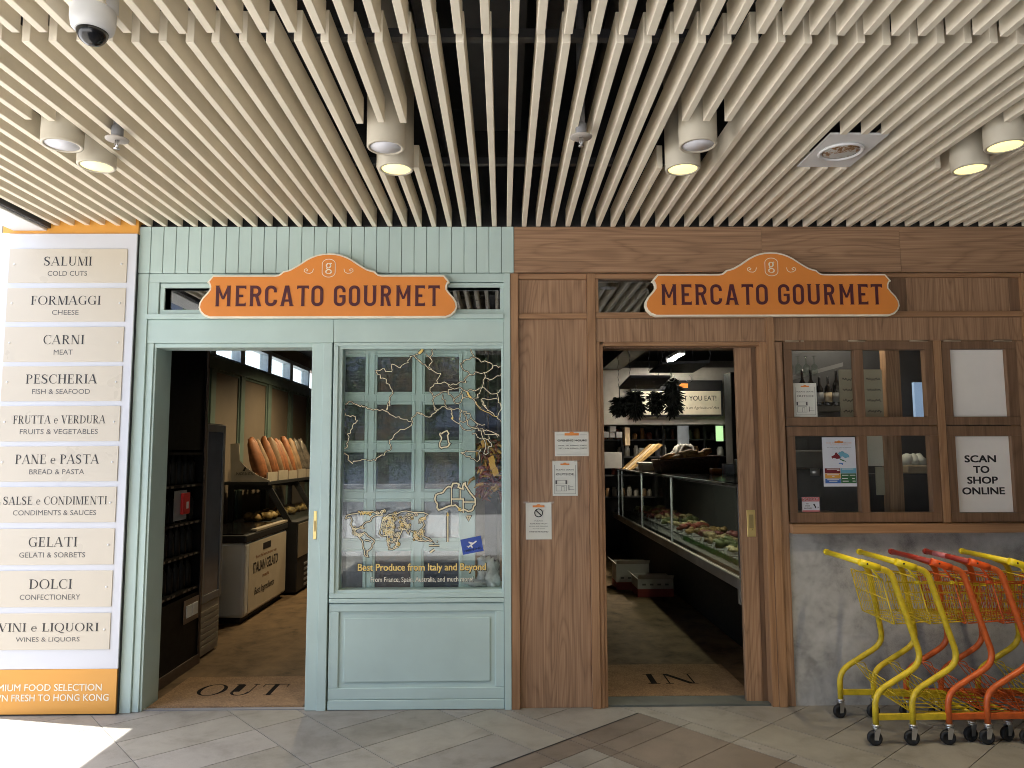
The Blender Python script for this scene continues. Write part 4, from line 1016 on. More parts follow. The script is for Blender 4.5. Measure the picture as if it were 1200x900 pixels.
notice((963, 512.5, 1004.5, 570), .0145, 'colourful delivery district poster behind the lower left service window', 'paper_cool',
       [('FREE DELIVERY SERVICE', .875, .893, .12, .88, 'orange', .005), ('to selected districts', .838, .856, .24, .78, 'orange', .0), ('for online orders over the minimum', .785, .80, .14, .86, 'ink_grey', 0), ('order before noon', .755, .77, .30, .72, 'ink_grey', 0)], district, .26, tape=False, name='delivery_poster', cat='poster')
def sorry(t, G, box, w, h):
    m = MB(); box(m, .0, 1, .70, 1, .005); box(m, 0, 1, 0, .1, .005); part('band', m, M['pink'], t)
    m = MB(); text(m, 'SORRY', .06, .94, .755, .955, 0, bold=.04, fn=lambda u, v: G(u, v, .0056)); part('print', m, M['white'], t)
    m = MB(); [m.add([G(u, v, .0052) for u, v in p], [list(range(len(p)))]) for p in ([(.62,.50),(.68,.56),(.72,.50),(.80,.30),(.74,.22),(.70,.36)], [(.86,.30),(.94,.34),(.92,.26)])]; part('print', m, M['ink'], t)
notice((939.5, 582.5, 960.5, 599.5), .0145, 'small pink and white apology card low in the service window', 'paper_cool', [('NO', .50, .58, .22, .36, 'ink', .03), ('DOGS', .36, .44, .18, .44, 'ink', .03), ('ALLOWED', .20, .28, .10, .54, 'ink', .03)], sorry, 0, tape=False, name='apology_card', cat='card')
def board(h, label, lines):
    y = .012; t = thing('white_board_sign', label, 'sign', ((h[0]+h[1])/2, y, h[2]))
    mb = MB(); mb.box(h[0]+.002, h[1]-.002, y, y+.003, h[2]+.002, h[3]-.002); part('sheet', mb, plain('warm_white_sheet', (.88, .84, .79), .4, var=.03), t)
    w, hh = h[1]-h[0], h[3]-h[2]
    if lines:
        mb = MB()
        for s, u0, u1, v0, v1 in lines: text(mb, s, h[0]+u0*w, h[0]+u1*w, h[2]+v0*hh, h[2]+v1*hh, y-.001, bold=.06)
        part('print', mb, M['ink'], t)
board(s3[0], 'blank cream white board in the upper right service frame', None)
board(s4[0], 'white scan to shop online board in the lower right service frame', [('SCAN', .19, .74, .655, .745), ('TO', .335, .61, .515, .605), ('SHOP', .215, .75, .375, .465), ('ONLINE', .115, .86, .235, .325)])

# ================================================================== CEILING FITTINGS
def downlight(x, y, lit, label):
    z = 3.045; r = .089
    t = thing('downlight', label, 'downlight', (x, y, z), 'cylinder downlights in the slatted ceiling')
    mb = MB(); mb.lathe([(r-.018, z+.012), (r-.014, z), (r-.003, z), (r, z+.006), (r, 3.9)], (x, y, 0), 'z', 36); part('housing', mb, M['lamp_body'], t)
    mb = MB(); mb.lathe([(.0001, z+.004), (r-.0165, z+.004), (r-.0165, z+.0115)], (x, y, 0), 'z', 36); part('diffuser', mb, M['lamp_lit'] if lit else M['lamp_white'], t)
    if lit:
        l = bpy.data.lights.new('downlight_lamp', 'SPOT'); l.energy = 12; l.color = (1, .83, .55); l.spot_size = R(80); l.spot_blend = .6; l.shadow_soft_size = .05
        lo = bpy.data.objects.new('downlight_lamp', l); COL.objects.link(lo); lo.parent = t; lo.location = (0, 0, -.02)
for x, y, lit, lab in ((-2.06,-1.479,0,'unlit white downlight at far left, beside a sprinkler'),(-2.041,-1.222,1,'lit yellow downlight at far left, above the directory sign'),(-.552,-1.454,0,'unlit white downlight above the display window'),(-.542,-1.188,1,'lit yellow downlight above the display window'),
                      (.926,-1.482,0,'unlit white downlight above the walnut doorway'),(.925,-1.189,1,'lit yellow downlight above the walnut doorway'),(2.395,-1.476,1,'lit yellow downlight at far right edge, nearer the camera'),(2.408,-1.191,1,'lit yellow downlight at far right, nearer the shopfront')):
    downlight(x, y, lit, lab)
def sprinkler(x, y, label):
    t = thing('sprinkler', label, 'sprinkler', (x, y, 3.05), 'fire sprinklers')
    mb = MB(); mb.tube([(x, y, 3.9), (x, y, 3.13)], .019, 10); mb.lathe([(.020, 3.08), (.026, 3.085), (.026, 3.13), (.020, 3.135)], (x, y, 0)); part('pipe', mb, M['grey'], t)
    mb = MB(); mb.lathe([(.0001, 3.068), (.050, 3.066), (.052, 3.070), (.03, 3.078), (.0001, 3.08)], (x, y, 0)); part('escutcheon', mb, plain('dull_white', (.42, .38, .34), .5), t)
    mb = MB(); mb.tube([(x-.008, y, 3.067), (x-.009, y, 3.045), (x, y, 3.028)], .0025, 6); mb.tube([(x+.008, y, 3.067), (x+.009, y, 3.045), (x, y, 3.028)], .0025, 6); mb.tube([(x, y, 3.067), (x, y, 3.03)], .003, 6); mb.lathe([(.0001, 3.022), (.014, 3.024), (.014, 3.026), (.0001, 3.028)], (x, y, 0), 'z', 14); part('head', mb, M['steel'], t)
sprinkler(-1.798, -1.494, 'white rimmed fire sprinkler beside the far left downlights'); sprinkler(.368, -1.528, 'fire sprinkler hanging between slats near the ceiling centre')
def dome_camera():
    x, y = -1.395, -2.43
    t = thing('dome_camera', 'white dome security camera hanging under the slats', 'security camera', (x, y, 3.0))
    mb = MB(); mb.lathe([(.054, 3.035), (.066, 3.048), (.071, 3.075), (.071, 3.112), (.0705, 3.115), (.076, 3.118), (.076, 3.19), (.05, 3.195)], (x, y, 0), 'z', 40); part('housing', mb, plain('camera_white', (.66, .66, .66), .35, var=.03), t)
    mb = MB(); mb.lathe([(.0001, 2.990)]+[(.050*math.sin(R(a)), 3.038-.048*math.cos(R(a))) for a in range(10, 95, 8)], (x, y, 0), 'z', 32); d = part('dome', mb, M['black_gloss'], t)
dome_camera()
def vent():
    x0, x1, y0, y1, z = 1.572, 1.858, -1.45, -1.045, 3.118
    t = thing('ceiling_vent', 'square white ceiling vent with a rust speckled round centre', 'vent', ((x0+x1)/2, -1.25, z))
    mb = MB(); mb.box(x0, x1, y0, y1, z, z+.01); part('plate', mb, M['white'], t, bevel=.002)
    cx, cy = (x0+x1)/2, -1.25
    mb = MB(); mb.lathe([(.112, z-.001), (.105, z-.010), (.098, z-.010), (.094, z-.002)], (cx, cy, 0), 'z', 40); part('ring', mb, M['white'], t)
    mb = MB(); mb.lathe([(.0001, z-.006), (.07, z-.005), (.093, z-.0015)], (cx, cy, 0), 'z', 40); part('centre', mb, M['vent'], t)
vent()

# ================================================================== SHOPPING TROLLEYS
def fillet(pts, r, n=5):
    P = [Vector(p) for p in pts]; o = [P[0]]
    for i in range(1, len(P)-1):
        a, b, c = P[i-1], P[i], P[i+1]; u = (a-b); v = (c-b); d = min(r, u.length*.45, v.length*.45); u.normalize(); v.normalize()
        s, e = b+u*d, b+v*d
        for k in range(n+1):
            t = k/n; o.append(s*(1-t)**2+b*2*t*(1-t)+e*t*t)
    o.append(P[-1]); return o
def trolley(x0, y0, body, joint, grip, label):
    t = thing('shopping_trolley', label, 'shopping trolley', (x0, y0, 0), 'nested shopping trolleys')
    L = lambda x, y, z: (x0+x, y0+y, z)
    for s in (-1, 1):
        yn = s*.213; y2, y3 = (yn, yn) if s < 0 else (.05, -.05)
        mb = MB(); mb.tube([L(p.x, p.y, p.z) for p in fillet([(.026, yn, .112), (.026, yn, .275), (.305, yn, .438), (.150, y2, .935), (.06 if s < 0 else .0, y3, .962 if s < 0 else .981)], .085)], .0165, 12)
        part('side_frame', mb, body, t)
        mb = MB()
        if s < 0: mb.tube([L(p.x, p.y, p.z) for p in fillet([(.085, yn, .955), (.03, yn, .972), (-.022, yn*.985, .988)], .03)], [.018, .0205, .021, .0215, .0215, .0215, .0205, .018] if False else .0205, 12)
        if s < 0: part('handle_joint', mb, joint, t); mb = MB(); mb.lathe([(.0001, y0+yn-.0212), (.0055, y0+yn-.0209)], (x0+.012, 0, .980), 'y', 10); part('joint_screw', mb, M['rubber'], t)
        mb = MB(); pts = [(.03, yn, .150), (.30, yn*.97, .150), (.60, s*.165, .142)]
        for i in range(2):
            a, b = pts[i], pts[i+1]; h = .017
            v = [L(a[0], a[1]-.008, a[2]-h), L(a[0], a[1]+.008, a[2]-h), L(a[0], a[1]+.008, a[2]+h), L(a[0], a[1]-.008, a[2]+h), L(b[0], b[1]-.008, b[2]-h), L(b[0], b[1]+.008, b[2]-h), L(b[0], b[1]+.008, b[2]+h), L(b[0], b[1]-.008, b[2]+h)]
            mb.add(v, [(0,3,2,1),(4,5,6,7),(0,1,5,4),(1,2,6,5),(2,3,7,6),(3,0,4,7)])
        part('base_bar', mb, body, t, bevel=.002, seg=1)
        for cx, cy, rot in ((.026, yn, s*7), (.585, s*.165, -s*10)):
            ca, sa = math.cos(R(rot)), math.sin(R(rot))
            Q = lambda u, v, z: L(cx+u*ca-v*sa, cy+u*sa+v*ca, z)
            fk = MB(); fk.lathe([(.021, .100), (.023, .103), (.023, .109), (.018, .113)], (x0+cx, y0+cy, 0), 'z', 16); fk.lathe([(.016, .088), (.019, .090), (.019, .0995)], (x0+cx, y0+cy, 0), 'z', 16)
            for e in (-.016, .016):
                v = [Q(-.014, e-.0015, .090), Q(.018, e-.0015, .090), Q(.004, e-.0015, .032), Q(-.016, e-.0015, .032), Q(-.014, e+.0015, .090), Q(.018, e+.0015, .090), Q(.004, e+.0015, .032), Q(-.016, e+.0015, .032)]
                fk.add(v, [(0,3,2,1),(4,5,6,7),(0,1,5,4),(1,2,6,5),(2,3,7,6),(3,0,4,7)])
            fk.tube([Q(-.008, -.019, .04), Q(-.008, .019, .04)], .004, 8)
            c = part('caster', fk, M['steel'], t)
            wh = MB(); o = []; pr = [(.0001, -.011), (.024, -.011), (.026, -.013), (.036, -.0125), (.0392, -.008), (.0392, .008), (.036, .0125), (.026, .013), (.024, .011), (.0001, .011)]
            sg = 24
            for r, h in pr:
                for k in range(sg): a = 2*math.pi*k/sg; o.append(Q(-.010+r*math.cos(a), h, .0395+r*math.sin(a)))
            wh.add(o, [(i*sg+k, i*sg+(k+1) % sg, (i+1)*sg+(k+1) % sg, (i+1)*sg+k) for i in range(len(pr)-1) for k in range(sg)], True)
            part('wheel', wh, M['rubber'], c)
    mb = MB(); mb.tube([L(-.018, -.212, .987), L(-.018, .212, .987)], .0155, 12); mb.tube([L(-.018, .205, .987), L(-.018, .228, .987)], .0185, 12); part('handle', mb, grip, t)
    mb = MB(); mb.tube([L(.60, -.165, .142), L(.60, .165, .142)], .011, 8); part('front_bar', mb, body, t)
    # wire basket, open mesh, narrower towards the front
    def sec(u):      # u 0..1 from gate to nose: x top, x bottom, half width, z top, z bottom
        return .135+u*.60, .190+u*.50, .190-.05*u, .875-.035*u, .640+.02*u
    wr = MB(); nn = 14; w_ = .0019
    for s in (-1, 1):
        for k in range(nn+1):
            a = sec(k/nn); wr.tube([L(a[0], s*a[2], a[3]), L(a[1], s*(a[2]-.015), a[4])], w_, 4, cap=False)
        for j in range(5):
            f = j/4; pts = []
            for u in (0, 1): a = sec(u); pts.append(L(a[0]+(a[1]-a[0])*f, s*(a[2]-.015*f), a[3]+(a[4]-a[3])*f))
            wr.tube(pts, w_ if 0 < j < 4 else .0042, 6, cap=False)
    for k in range(nn+1):
        a = sec(k/nn); wr.tube([L(a[1], -a[2]+.015, a[4]), L(a[1], a[2]-.015, a[4])], w_, 4, cap=False)
    for j in range(7):
        f = -1+2*j/6; a, b = sec(0), sec(1); wr.tube([L(a[1], f*(a[2]-.015), a[4]), L(b[1], f*(b[2]-.015), b[4])], w_, 4, cap=False)
        wr.tube([L(b[0], f*b[2], b[3]), L(b[1], f*(b[2]-.015), b[4])], w_, 4, cap=False)
    for f in (0, .33, .66, 1):
        b = sec(1); xx, zz_, ww = b[0]+(b[1]-b[0])*f, b[3]+(b[4]-b[3])*f, b[2]-.015*f; wr.tube([L(xx, -ww, zz_), L(xx, ww, zz_)], w_ if f else .0042, 6, cap=False)
    part('basket', wr, body, t)
    g = MB(); a = sec(0); xt, zt, xb, zb2 = .112, .890, .172, .640; hw = .186
    g.tube([L(p.x, p.y, p.z) for p in fillet([(xt, -hw, zt), (xt, hw, zt), (xb, hw, zb2), (xb, -hw, zb2), (xt, -hw, zt)], .012)], .0042, 6)
    for k in range(1, 15): y = -hw+2*hw*k/15; g.tube([L(xt, y, zt), L(xb, y, zb2)], w_, 4, cap=False)
    for f in (.46,): g.tube([L(xt+(xb-xt)*f, -hw, zt+(zb2-zt)*f), L(xt+(xb-xt)*f, hw, zt+(zb2-zt)*f)], .003, 6)
    part('rear_gate', g, body, t)
    # child flap hinge blocks and brackets to the frame
    b = MB()
    for s in (-1,): b.tube([L(.045, s*.204, .955), L(.105, s*.19, .885)], .006, 8); b.tube([L(.30, s*.182, .868), L(.335, s*.180, .866)], .010, 8)
    part('bracket', b, joint, t)
    # slanted lower wire rack
    r = MB()
    for k in range(6):
        y = -.175+.35*k/5
        r.tube([L(p.x, p.y, p.z) for p in fillet([(.107, y, .335), (.235, y*.95, .165), (.60, y*.85, .150)], .03)], .0030, 5, cap=False)
    for x, z in ((.107, .335), (.17, .251), (.235, .168), (.42, .158)): r.tube([L(x, -.18, z), L(x, .18, z)], .0030, 5, cap=False)
    for s in (-1, 1): r.tube([L(p.x, p.y, p.z) for p in fillet([(.107, s*.2, .330), (.165, s*.18, .335), (.235, s*.18, .165)], .02)], .003, 6, cap=False)
    part('lower_rack', r, body, t)
    return t
Y0 = -.435
trolley(2.02, Y0, M['yellow'], M['yellow_grip'], M['yellow_grip'], 'yellow shopping trolley at the left end of the nested row')
trolley(2.225, Y0, M['yellow'], M['yellow_grip'], M['yellow_grip'], 'yellow shopping trolley nested just left of an orange one')
trolley(2.425, Y0, M['tangerine'], M['orange_joint'], M['red_grip'], 'orange shopping trolley nested against a yellow one on its left')
t4 = trolley(2.640, Y0, M['tangerine'], M['orange_joint'], M['red_grip'], 'orange shopping trolley with a worn pale patch on its red handle')
mb = MB(); mb.tube([(2.622, Y0+.0, .987), (2.622, Y0+.13, .987)], .0162, 12); part('worn_patch', mb, M['pink'], t4)
trolley(2.866, Y0, M['yellow'], M['yellow_grip'], M['yellow_grip'], 'yellow shopping trolley at the right end, nested right of an orange one')
# ================================================================== INSIDE, LEFT DOORWAY
def mat_(x0, x1, y0, y1, word, px, label):
    t = thing('doormat', label, 'doormat', ((x0+x1)/2, (y0+y1)/2, .001), 'coir doormats in the doorways')
    rn = random.Random(len(word)); mb = MB(); n = 60
    mb.box(x0, x1, y0, y1, .0015, .014)
    for k in range(260): # frayed front edge
        x = rn.uniform(x0, x1); mb.add([(x, y0+.002, .013), (x+.006, y0+.002, .013), (x+.003+rn.uniform(-.004, .004), y0-rn.uniform(.002, .010), .003)], [(0, 1, 2)])
    part('coir', mb, M['coir'], t)
    mb = MB(); (xa, ya), (xb, yb) = FL(px[0], px[3], .014), FL(px[2], px[1], .014)
    polys = []; pen = 0; global T_, H_; keep = T_, H_; T_, H_ = .27, .05
    for ch in word:
        ps, w = serif(ch); polys += [[(a+pen, b) for a, b in q] for q in ps]; pen += w+.10
    T_, H_ = keep; xs = [a for q in polys for a, b in q]; ax, bx = min(xs), max(xs)
    for k, q in enumerate(polys): mb.add([(xa+(a-ax)/(bx-ax)*(xb-xa), ya+b*(yb-ya), .0146+.00004*(k % 7)) for a, b in q], [list(range(len(q)))])
    part('lettering', mb, M['mat_ink'], t)
mat_(-2.255, -1.275, .04, .66, 'OUT', (224, 801.5, 340, 815.5), 'brown coir doormat lettered OUT in the mint doorway')
mat_(.675, 1.64, .17, .89, 'IN', (760, 789.5, 809, 801.5), 'brown coir doormat lettered IN in the walnut doorway')
def cabinet():
    x1 = -2.362; y0, y1 = .34, 1.06
    t = thing('wine_cabinet', 'tall black shelf cabinet inside the mint doorway', 'cabinet', ((x1-3.2)/2, .7, 0))
    mb = MB(); mb.box(-3.2, x1-.25, y0, y1, .0, 2.95); mb.box(x1-.25, x1-.001, y0, y0+.03, 0, 2.95); mb.box(x1-.25, x1-.001, y1-.03, y1, 0, 2.95); mb.box(x1-.25, x1-.003, y0+.03, y1-.03, .05, .55); part('carcass', mb, M['deep_black'], t)
    mb = MB(); mb.box(x1-.002, x1+.012, y1-.016, y1+.006, 0, 2.95); mb.box(x1-.002, x1+.010, y0, y1-.017, .0, .075); part('edge_trim', mb, plain('brown_trim', (.10, .065, .045), .5), t)
    mb = MB(); mb.box(x1-.03, x1-.006, y0+.0305, y1-.0305, 1.64, 2.94); part('upper_door', mb, M['deep_black'], t)
    for z in (.60, .86, 1.10, 1.38, 1.62):
        mb = MB(); mb.box(x1-.249, x1-.004, y0+.031, y1-.031, z-.02, z); s = part('shelf', mb, M['deep_black'], t)
        if z < 1.5:
            mb = MB(); rn = random.Random(int(z*100))
            for k in range(7):
                y = y0+.06+k*.088
                if rn.random() < .85: mb.box(x1-.0035, x1-.0015, y, y+rn.uniform(.035, .06), z-.017, z-.003)
            part('price_labels', mb, plain('dim_label', (.16, .13, .10), .6), s)
    k = 0
    for z in (.60, .86, 1.10, 1.38):
        for j in range(6):
            y = y0+.09+j*.105; b = MB(); rr = .034
            b.lathe([(rr*.9, z+.001), (rr, z+.006), (rr, z+.14), (rr*.85, z+.165), (.013, z+.19), (.013, z+.235)], (x1-.07, y, 0), 'z', 10)
            tag(obj('wine_bottle', b, M['bottle'], loc=(x1-.07, y, z)), 'dark glass bottle on a black cabinet shelf in the mint doorway', 'bottle', 'bottles in the black cabinet')
    (ya, za), (yb, zb) = SX(205, 577, x1), SX(219, 603, x1)
    f = thing('fire_call_point', 'red fire call point on the black cabinet', 'fire alarm', (x1, (ya+yb)/2, zb))
    mb = MB(); mb.box(x1+.003, x1+.006, ya-.02, yb-.03, zb-.03, za+.01); part('back_plate', mb, M['grey'], f)
    mb = MB(); mb.box(x1+.0065, x1+.03, ya+.08, yb-.02, zb+.01, za-.01); part('box', mb, M['red'], f, bevel=.006)
    mb = MB(); mb.box(x1+.0305, x1+.032, ya+.13, yb-.05, zb+.05, zb+.10); part('label_window', mb, M['white'], f)
    (ya, za), (yb, zb) = SX(214, 705, x1), SX(231, 722, x1)
    f = thing('switch_plate', 'pair of white light switches low on the black cabinet', 'light switch', (x1, (ya+yb)/2, .4))
    mb = MB(); mb.box(x1+.003, x1+.008, .76, 1.02, .355, .525); part('back_board', mb, plain('switch_board', (.20, .14, .10), .6), f)
    for y in (.79, .895):
        mb = MB(); mb.box(x1+.0085, x1+.018, y, y+.09, .395, .485); part('switch', mb, M['white'], f, bevel=.003)
cabinet()
def fridge():
    x1, y0, y1 = -2.372, 1.10, 1.52
    t = thing('display_fridge', 'slim grey upright fridge beside the black cabinet', 'fridge', (-2.7, 1.3, 0))
    mb = MB(); mb.box(-3.1, x1-.03, y0, y1, 0.02, 1.86); part('body', mb, M['dark'], t)
    mb = MB(); 
    for a in ((y0+.005, y0+.05, .43, 1.85), (y1-.05, y1-.005, .43, 1.85), (y0+.05, y1-.05, 1.79, 1.85), (y0+.05, y1-.05, .43, .49)): mb.box(x1-.03, x1, a[0], a[1], a[2], a[3])
    d = part('door', mb, plain('fridge_frame', (.17, .17, .18), .4), t, bevel=.003)
    mb = MB(); mb.box(x1-.02, x1-.008, y0+.05, y1-.05, .49, 1.79); part('pane', mb, M['bluegrey'], d)
    mb = MB(); mb.box(x1-.03, x1-.012, y0+.005, y1-.005, .02, .42)
    for k in range(7): mb.box(x1-.012, x1-.002, y0+.03, y1-.03, .07+k*.045, .095+k*.045)
    part('vent_grille', mb, plain('grille_beige', (.30, .26, .21), .5), t)
fridge()
def stand():
    t = thing('wooden_stand', 'low wooden produce stand with baskets between fridge and freezer', 'shelf', (-2.75, 1.95, 0))
    for z in (.30, .62, 1.02, 1.28):
        mb = MB(); mb.box(-3.1, -2.67, 1.62, 2.28, z-.03, z); part('shelf', mb, M['wicker'], t)
    for x in (-3.08, -2.70):
        for y in (1.64, 2.25): mb = MB(); mb.box(x, x+.03, y-.015, y+.015, 0, 1.28); part('leg', mb, M['wicker'], t)
    rn = random.Random(2)
    for z in (.30, .62, 1.02):
        for k in range(3):
            y = 1.66+k*.2; mb = MB(); h = rn.uniform(.10, .2); mb.box(-2.86, -2.69, y, y+.15, z+.001, z+h); mb.box(-2.85, -2.70, y+.01, y+.14, z+h, z+h+.015)
            tag(obj('small_carton', mb, M[rn.choice(('cardboard', 'bag', 'paper'))], loc=(-2.77, y, z), bevel=.004), 'small carton on the low wooden stand by the fridge', 'carton', 'cartons on the wooden stand')
stand()
def freezer():
    x0, x1, y0, y1 = -3.12, -2.465, 2.36, 3.72
    t = thing('chest_freezer', 'white chest freezer with gelato lettering and a dark glass lid', 'freezer', (-2.8, 3.0, 0))
    mb = MB(); mb.box(x0+.04, x1-.05, y0+.04, y1-.04, 0, .055); part('plinth', mb, M['black'], t)
    mb = MB(); mb.box(x0, x1, y0, y1, .055, .76); part('body', mb, plain('freezer_white', (.66, .67, .66), .35, var=.03), t, bevel=.035, seg=3)
    mb = MB(); mb.box(x1+.0005, x1+.0025, y0+.10, y1-.05, .085, .74); st = part('front_sticker', mb, plain('sticker_beige', (.66, .58, .46), .4, var=.04), t)
    mb = MB(); mb.box(x0-.005, x1+.006, y0-.006, y1+.006, .7605, .83); part('rim', mb, M['black'], t, bevel=.012)
    mb = MB(); mb.box(x0+.05, x1-.04, y0+.05, y1-.05, .831, .84); part('lid', mb, M['black_gloss'], t)
    mb = MB(); mb.box(x1-.06, x1+.004, y0+.3, y1, .832, .862); part('lid_rail', mb, plain('rail_beige', (.42, .36, .28), .5), t, bevel=.006)
    mb = MB(); fx = x1+.004
    def tx(s, a, b, mbx, bold=.01, sh=0):     # a, b photographed corners (left-bottom, right-top)
        (ya, za), (yb, zb) = SX(*a, fx), SX(*b, fx); vs, fs = glyphs(s, bold, sh)
        ax, bx = min(p[0] for p in vs), max(p[0] for p in vs); az, bz = min(p[1] for p in vs), max(p[1] for p in vs)
        z0, z1 = za, za+(zb-za)
        mbx.add([(fx, ya+(p[0]-ax)/(bx-ax)*(yb-ya), z0+(p[1]-az)/(bz-az)*(z1-z0)) for p in vs], fs)
    def fit(s, p0, p1, zlo, zhi, mbx, bold=.01, sh=0):
        ya, yb = SX(p0, 660, fx)[0], SX(p1, 660, fx)[0]; vs, fs = glyphs(s, bold, sh)
        ax, bx = min(p[0] for p in vs), max(p[0] for p in vs); az, bz = min(p[1] for p in vs), max(p[1] for p in vs)
        mbx.add([(fx, ya+(p[0]-ax)/(bx-ax)*(yb-ya), zlo+(p[1]-az)/(bz-az)*(zhi-zlo)) for p in vs], fs)
    fit('ITALIAN GELATO', 297, 325.5, .435, .54, mb, .02); fit('Best Ingredients', 299, 321.5, .20, .29, mb, .015, .3); part('lettering', mb, M['ink'], st)
    mb = MB(); fit('from the heart to your cup', 300, 323.5, .565, .605, mb); fit('made', 308, 315.5, .36, .395, mb); part('lettering', mb, plain('brown_print', (.30, .12, .04), .6), st)
    mb = MB(); ya, yb = SX(308, 660, fx)[0], SX(317, 660, fx)[0]; mb.box(x1+.0028, x1+.0045, ya, yb, .635, .70); part('badge', mb, M['ink'], st)
freezer()
def cold_display():
    t = thing('cold_display', 'dark sloped glass cold display behind the chest freezer', 'display cabinet', (-2.8, 4.6, 0))
    y0, y1 = 3.80, 6.2
    mb = MB(); mb.box(-3.2, -2.37, y0, y1, .03, .83); part('body', mb, M['black'], t, bevel=.01)
    mb = MB(); mb.box(-2.3695, -2.362, y0+.02, y1-.02, .42, .80); part('front_panel', mb, plain('steel_tan', (.34, .29, .22), .35, .3), t)
    mb = MB(); [mb.box(-2.3695, -2.36, y0+.3, y1-.1, .06+k*.06, .085+k*.06) for k in range(5)]; part('vent_grille', mb, M['grey'], t)
    mb = MB()
    for y in (y0, 4.95, y1-.03):
        for a, b in (((-3.17, .83), (-3.13, 1.25)), ): mb.prism([(-3.18, .83), (-3.12, .83), (-3.12, 1.26), (-3.18, 1.26)], y, y+.03)
        mb.prism([(-2.52, .83), (-2.44, .83), (-2.70, 1.26), (-2.78, 1.26)], y, y+.03); mb.prism([(-3.119, 1.20), (-2.745, 1.20), (-2.78, 1.26), (-3.119, 1.26)], y+.001, y+.029)
    mb.box(-3.18, -2.66, y0-.2, y1, 1.2605, 1.295); part('frame', mb, M['black'], t)
    mb = MB(); mb.add([(-2.475, y0+.03, .832), (-2.475, y1-.03, .832), (-2.735, y1-.03, 1.258), (-2.735, y0+.03, 1.258)], [(0, 1, 2, 3)]); part('pane', mb, M['case_glass'], t)
    rn = random.Random(6)
    for k in range(7):
        y = y0+.12+k*.3; mb = MB()
        for j in range(5): mb.blob((-2.85+rn.uniform(-.12, .12), y+rn.uniform(-.1, .1), .875), .07, .07, .05, k*7+j, .2)
        tag(obj('food_heap', mb, M['meat'], loc=(-2.85, y, .83)), 'heap of packed food inside the dark sloped cold display', 'food', 'food in the cold display')
    # bread box and paper wrapped loaves on top
    y = 3.62; P_ = [W(*p, y) for p in ((270, 573), (270, 520), (280, 519.5), (281, 540), (290, 549), (303, 557.5), (316, 563), (317, 572.5))]
    b = thing('bread_box', 'cream cut-out bread box standing on the cold display', 'box', (P_[0][0], y, 1.296))
    mn = 1.2965; P_ = [(x, max(z, mn)) for x, z in P_]
    mb = MB(); mb.prism(P_, y, y+.012); e = part('end_panel', mb, plain('bread_box_cream', (.46, .40, .31), .6), b)
    mb = MB(); (xa, za), (xb, zb) = W(277, 556.8, y), W(296.5, 553.4, y); text(mb, 'MADE IN ITALY', xa, xb+.03, za, zb, y-.0015, bold=.01)
    mb.poly([W(*p, y-.0015) for p in ((284, 552), (287, 547), (288.5, 548), (287, 552))], y-.0015); part('lettering', mb, M['ink'], e)
    for k in range(5):
        mb = MB(); yy = y+.05+k*.42; mb.box(-2.70, -2.685, yy, yy+.36, 1.2965, 1.40+.012*(k % 2)); part('front_lip', mb, plain('lip_%d' % k, (.42-.02*k, .37-.02*k, .29-.015*k), .6), b)
    for k in range(16):
        yy = y+.07+k*.145+rn.uniform(-.02, .02); mb = MB(); x = -3.0+rn.uniform(0, .05)
        top = Vector((x+.05, yy+rn.uniform(-.02, .04), 1.80+rn.uniform(-.05, .04))); bot = Vector((-2.76, yy+.02, 1.31))
        pts = [bot.lerp(top, u) for u in (0, .12, .5, .88, 1)]; w0 = rn.uniform(.8, 1.1); mb.tube(pts, [.030*w0, .058*w0, .066*w0, .050*w0, .024*w0], 7); mb.v[-35:] = [(p[0]+rn.uniform(-.010, .010), p[1]+rn.uniform(-.008, .008), p[2]) for p in mb.v[-35:]]
        paper = k % 3 == 2 or k > 9
        tag(obj('bread_loaf', mb, M['dark_bag'] if k > 11 else M['bag'] if paper else M['bread'], loc=tuple(bot)), 'wrapped shiny loaf leaning at the far end of the cold display' if k > 11 else 'paper wrapped loaf leaning in the row on the cold display' if paper else 'brown loaf leaning in the row on the cold display', 'bread', 'loaves leaning on the cold display')
cold_display()
def panelling():
    t = thing('wall_panelling', 'sage framed tan wall panels under clerestory windows, inside the mint doorway', 'panelling', (-3.3, 5, 0))
    seams = [2.43, 3.49, 4.44, 5.51, 6.58, 7.65]
    mb = MB()
    for y in seams: mb.box(-3.3, -3.262, y-.07, y+.07, 0, 2.58)
    mb.box(-3.3, -3.255, 1.2, 8.25, 2.5805, 2.72); mb.box(-3.3, -3.265, 1.2, 8.25, .0, .15); mb.box(-3.3, -3.262, 1.2, 8.25, 1.3, 1.36) if False else None
    part('frame', mb, M['sage'], t, bevel=.005)
    mb = MB()
    for i in range(len(seams)-1):
        a, b = seams[i]+.07, seams[i+1]-.07
        for q in ((a, a+.03, .15, 2.58), (b-.03, b, .15, 2.58), (a+.03, b-.03, 2.55, 2.58)): mb.box(-3.3, -3.283, *q)
    part('bead', mb, M['sage'], t, bevel=.004)
    for i in range(1, len(seams)):
        y0, y1 = (seams[i-1] if i > 1 else 3.0)+.05, seams[i]-.05
        mb = MB(); 
        for q in ((y0-.05, y0+.03, 2.72, 3.06), (y1-.03, y1+.05, 2.72, 3.06), (y0+.03, y1-.03, 3.0, 3.06), (y0+.03, y1-.03, 2.72, 2.75)): mb.box(-3.40, -3.28, *q)
        w = part('window', mb, plain('pale_blue_frame', (.35, .42, .46), .5), t)
        mb = MB(); mb.box(-3.36, -3.355, y0+.03, y1-.03, 2.75, 3.0); part('pane', mb, M['glass'], w)
        mb = MB(); [mb.add([(-3.39, y0+.03, z), (-3.39, y1-.03, z), (-3.43, y1-.03, z+.035), (-3.43, y0+.03, z+.035)], [(0, 1, 2, 3)]) for z in (2.80, 2.88, 2.95)]; part('louvre', mb, M['white'], w)
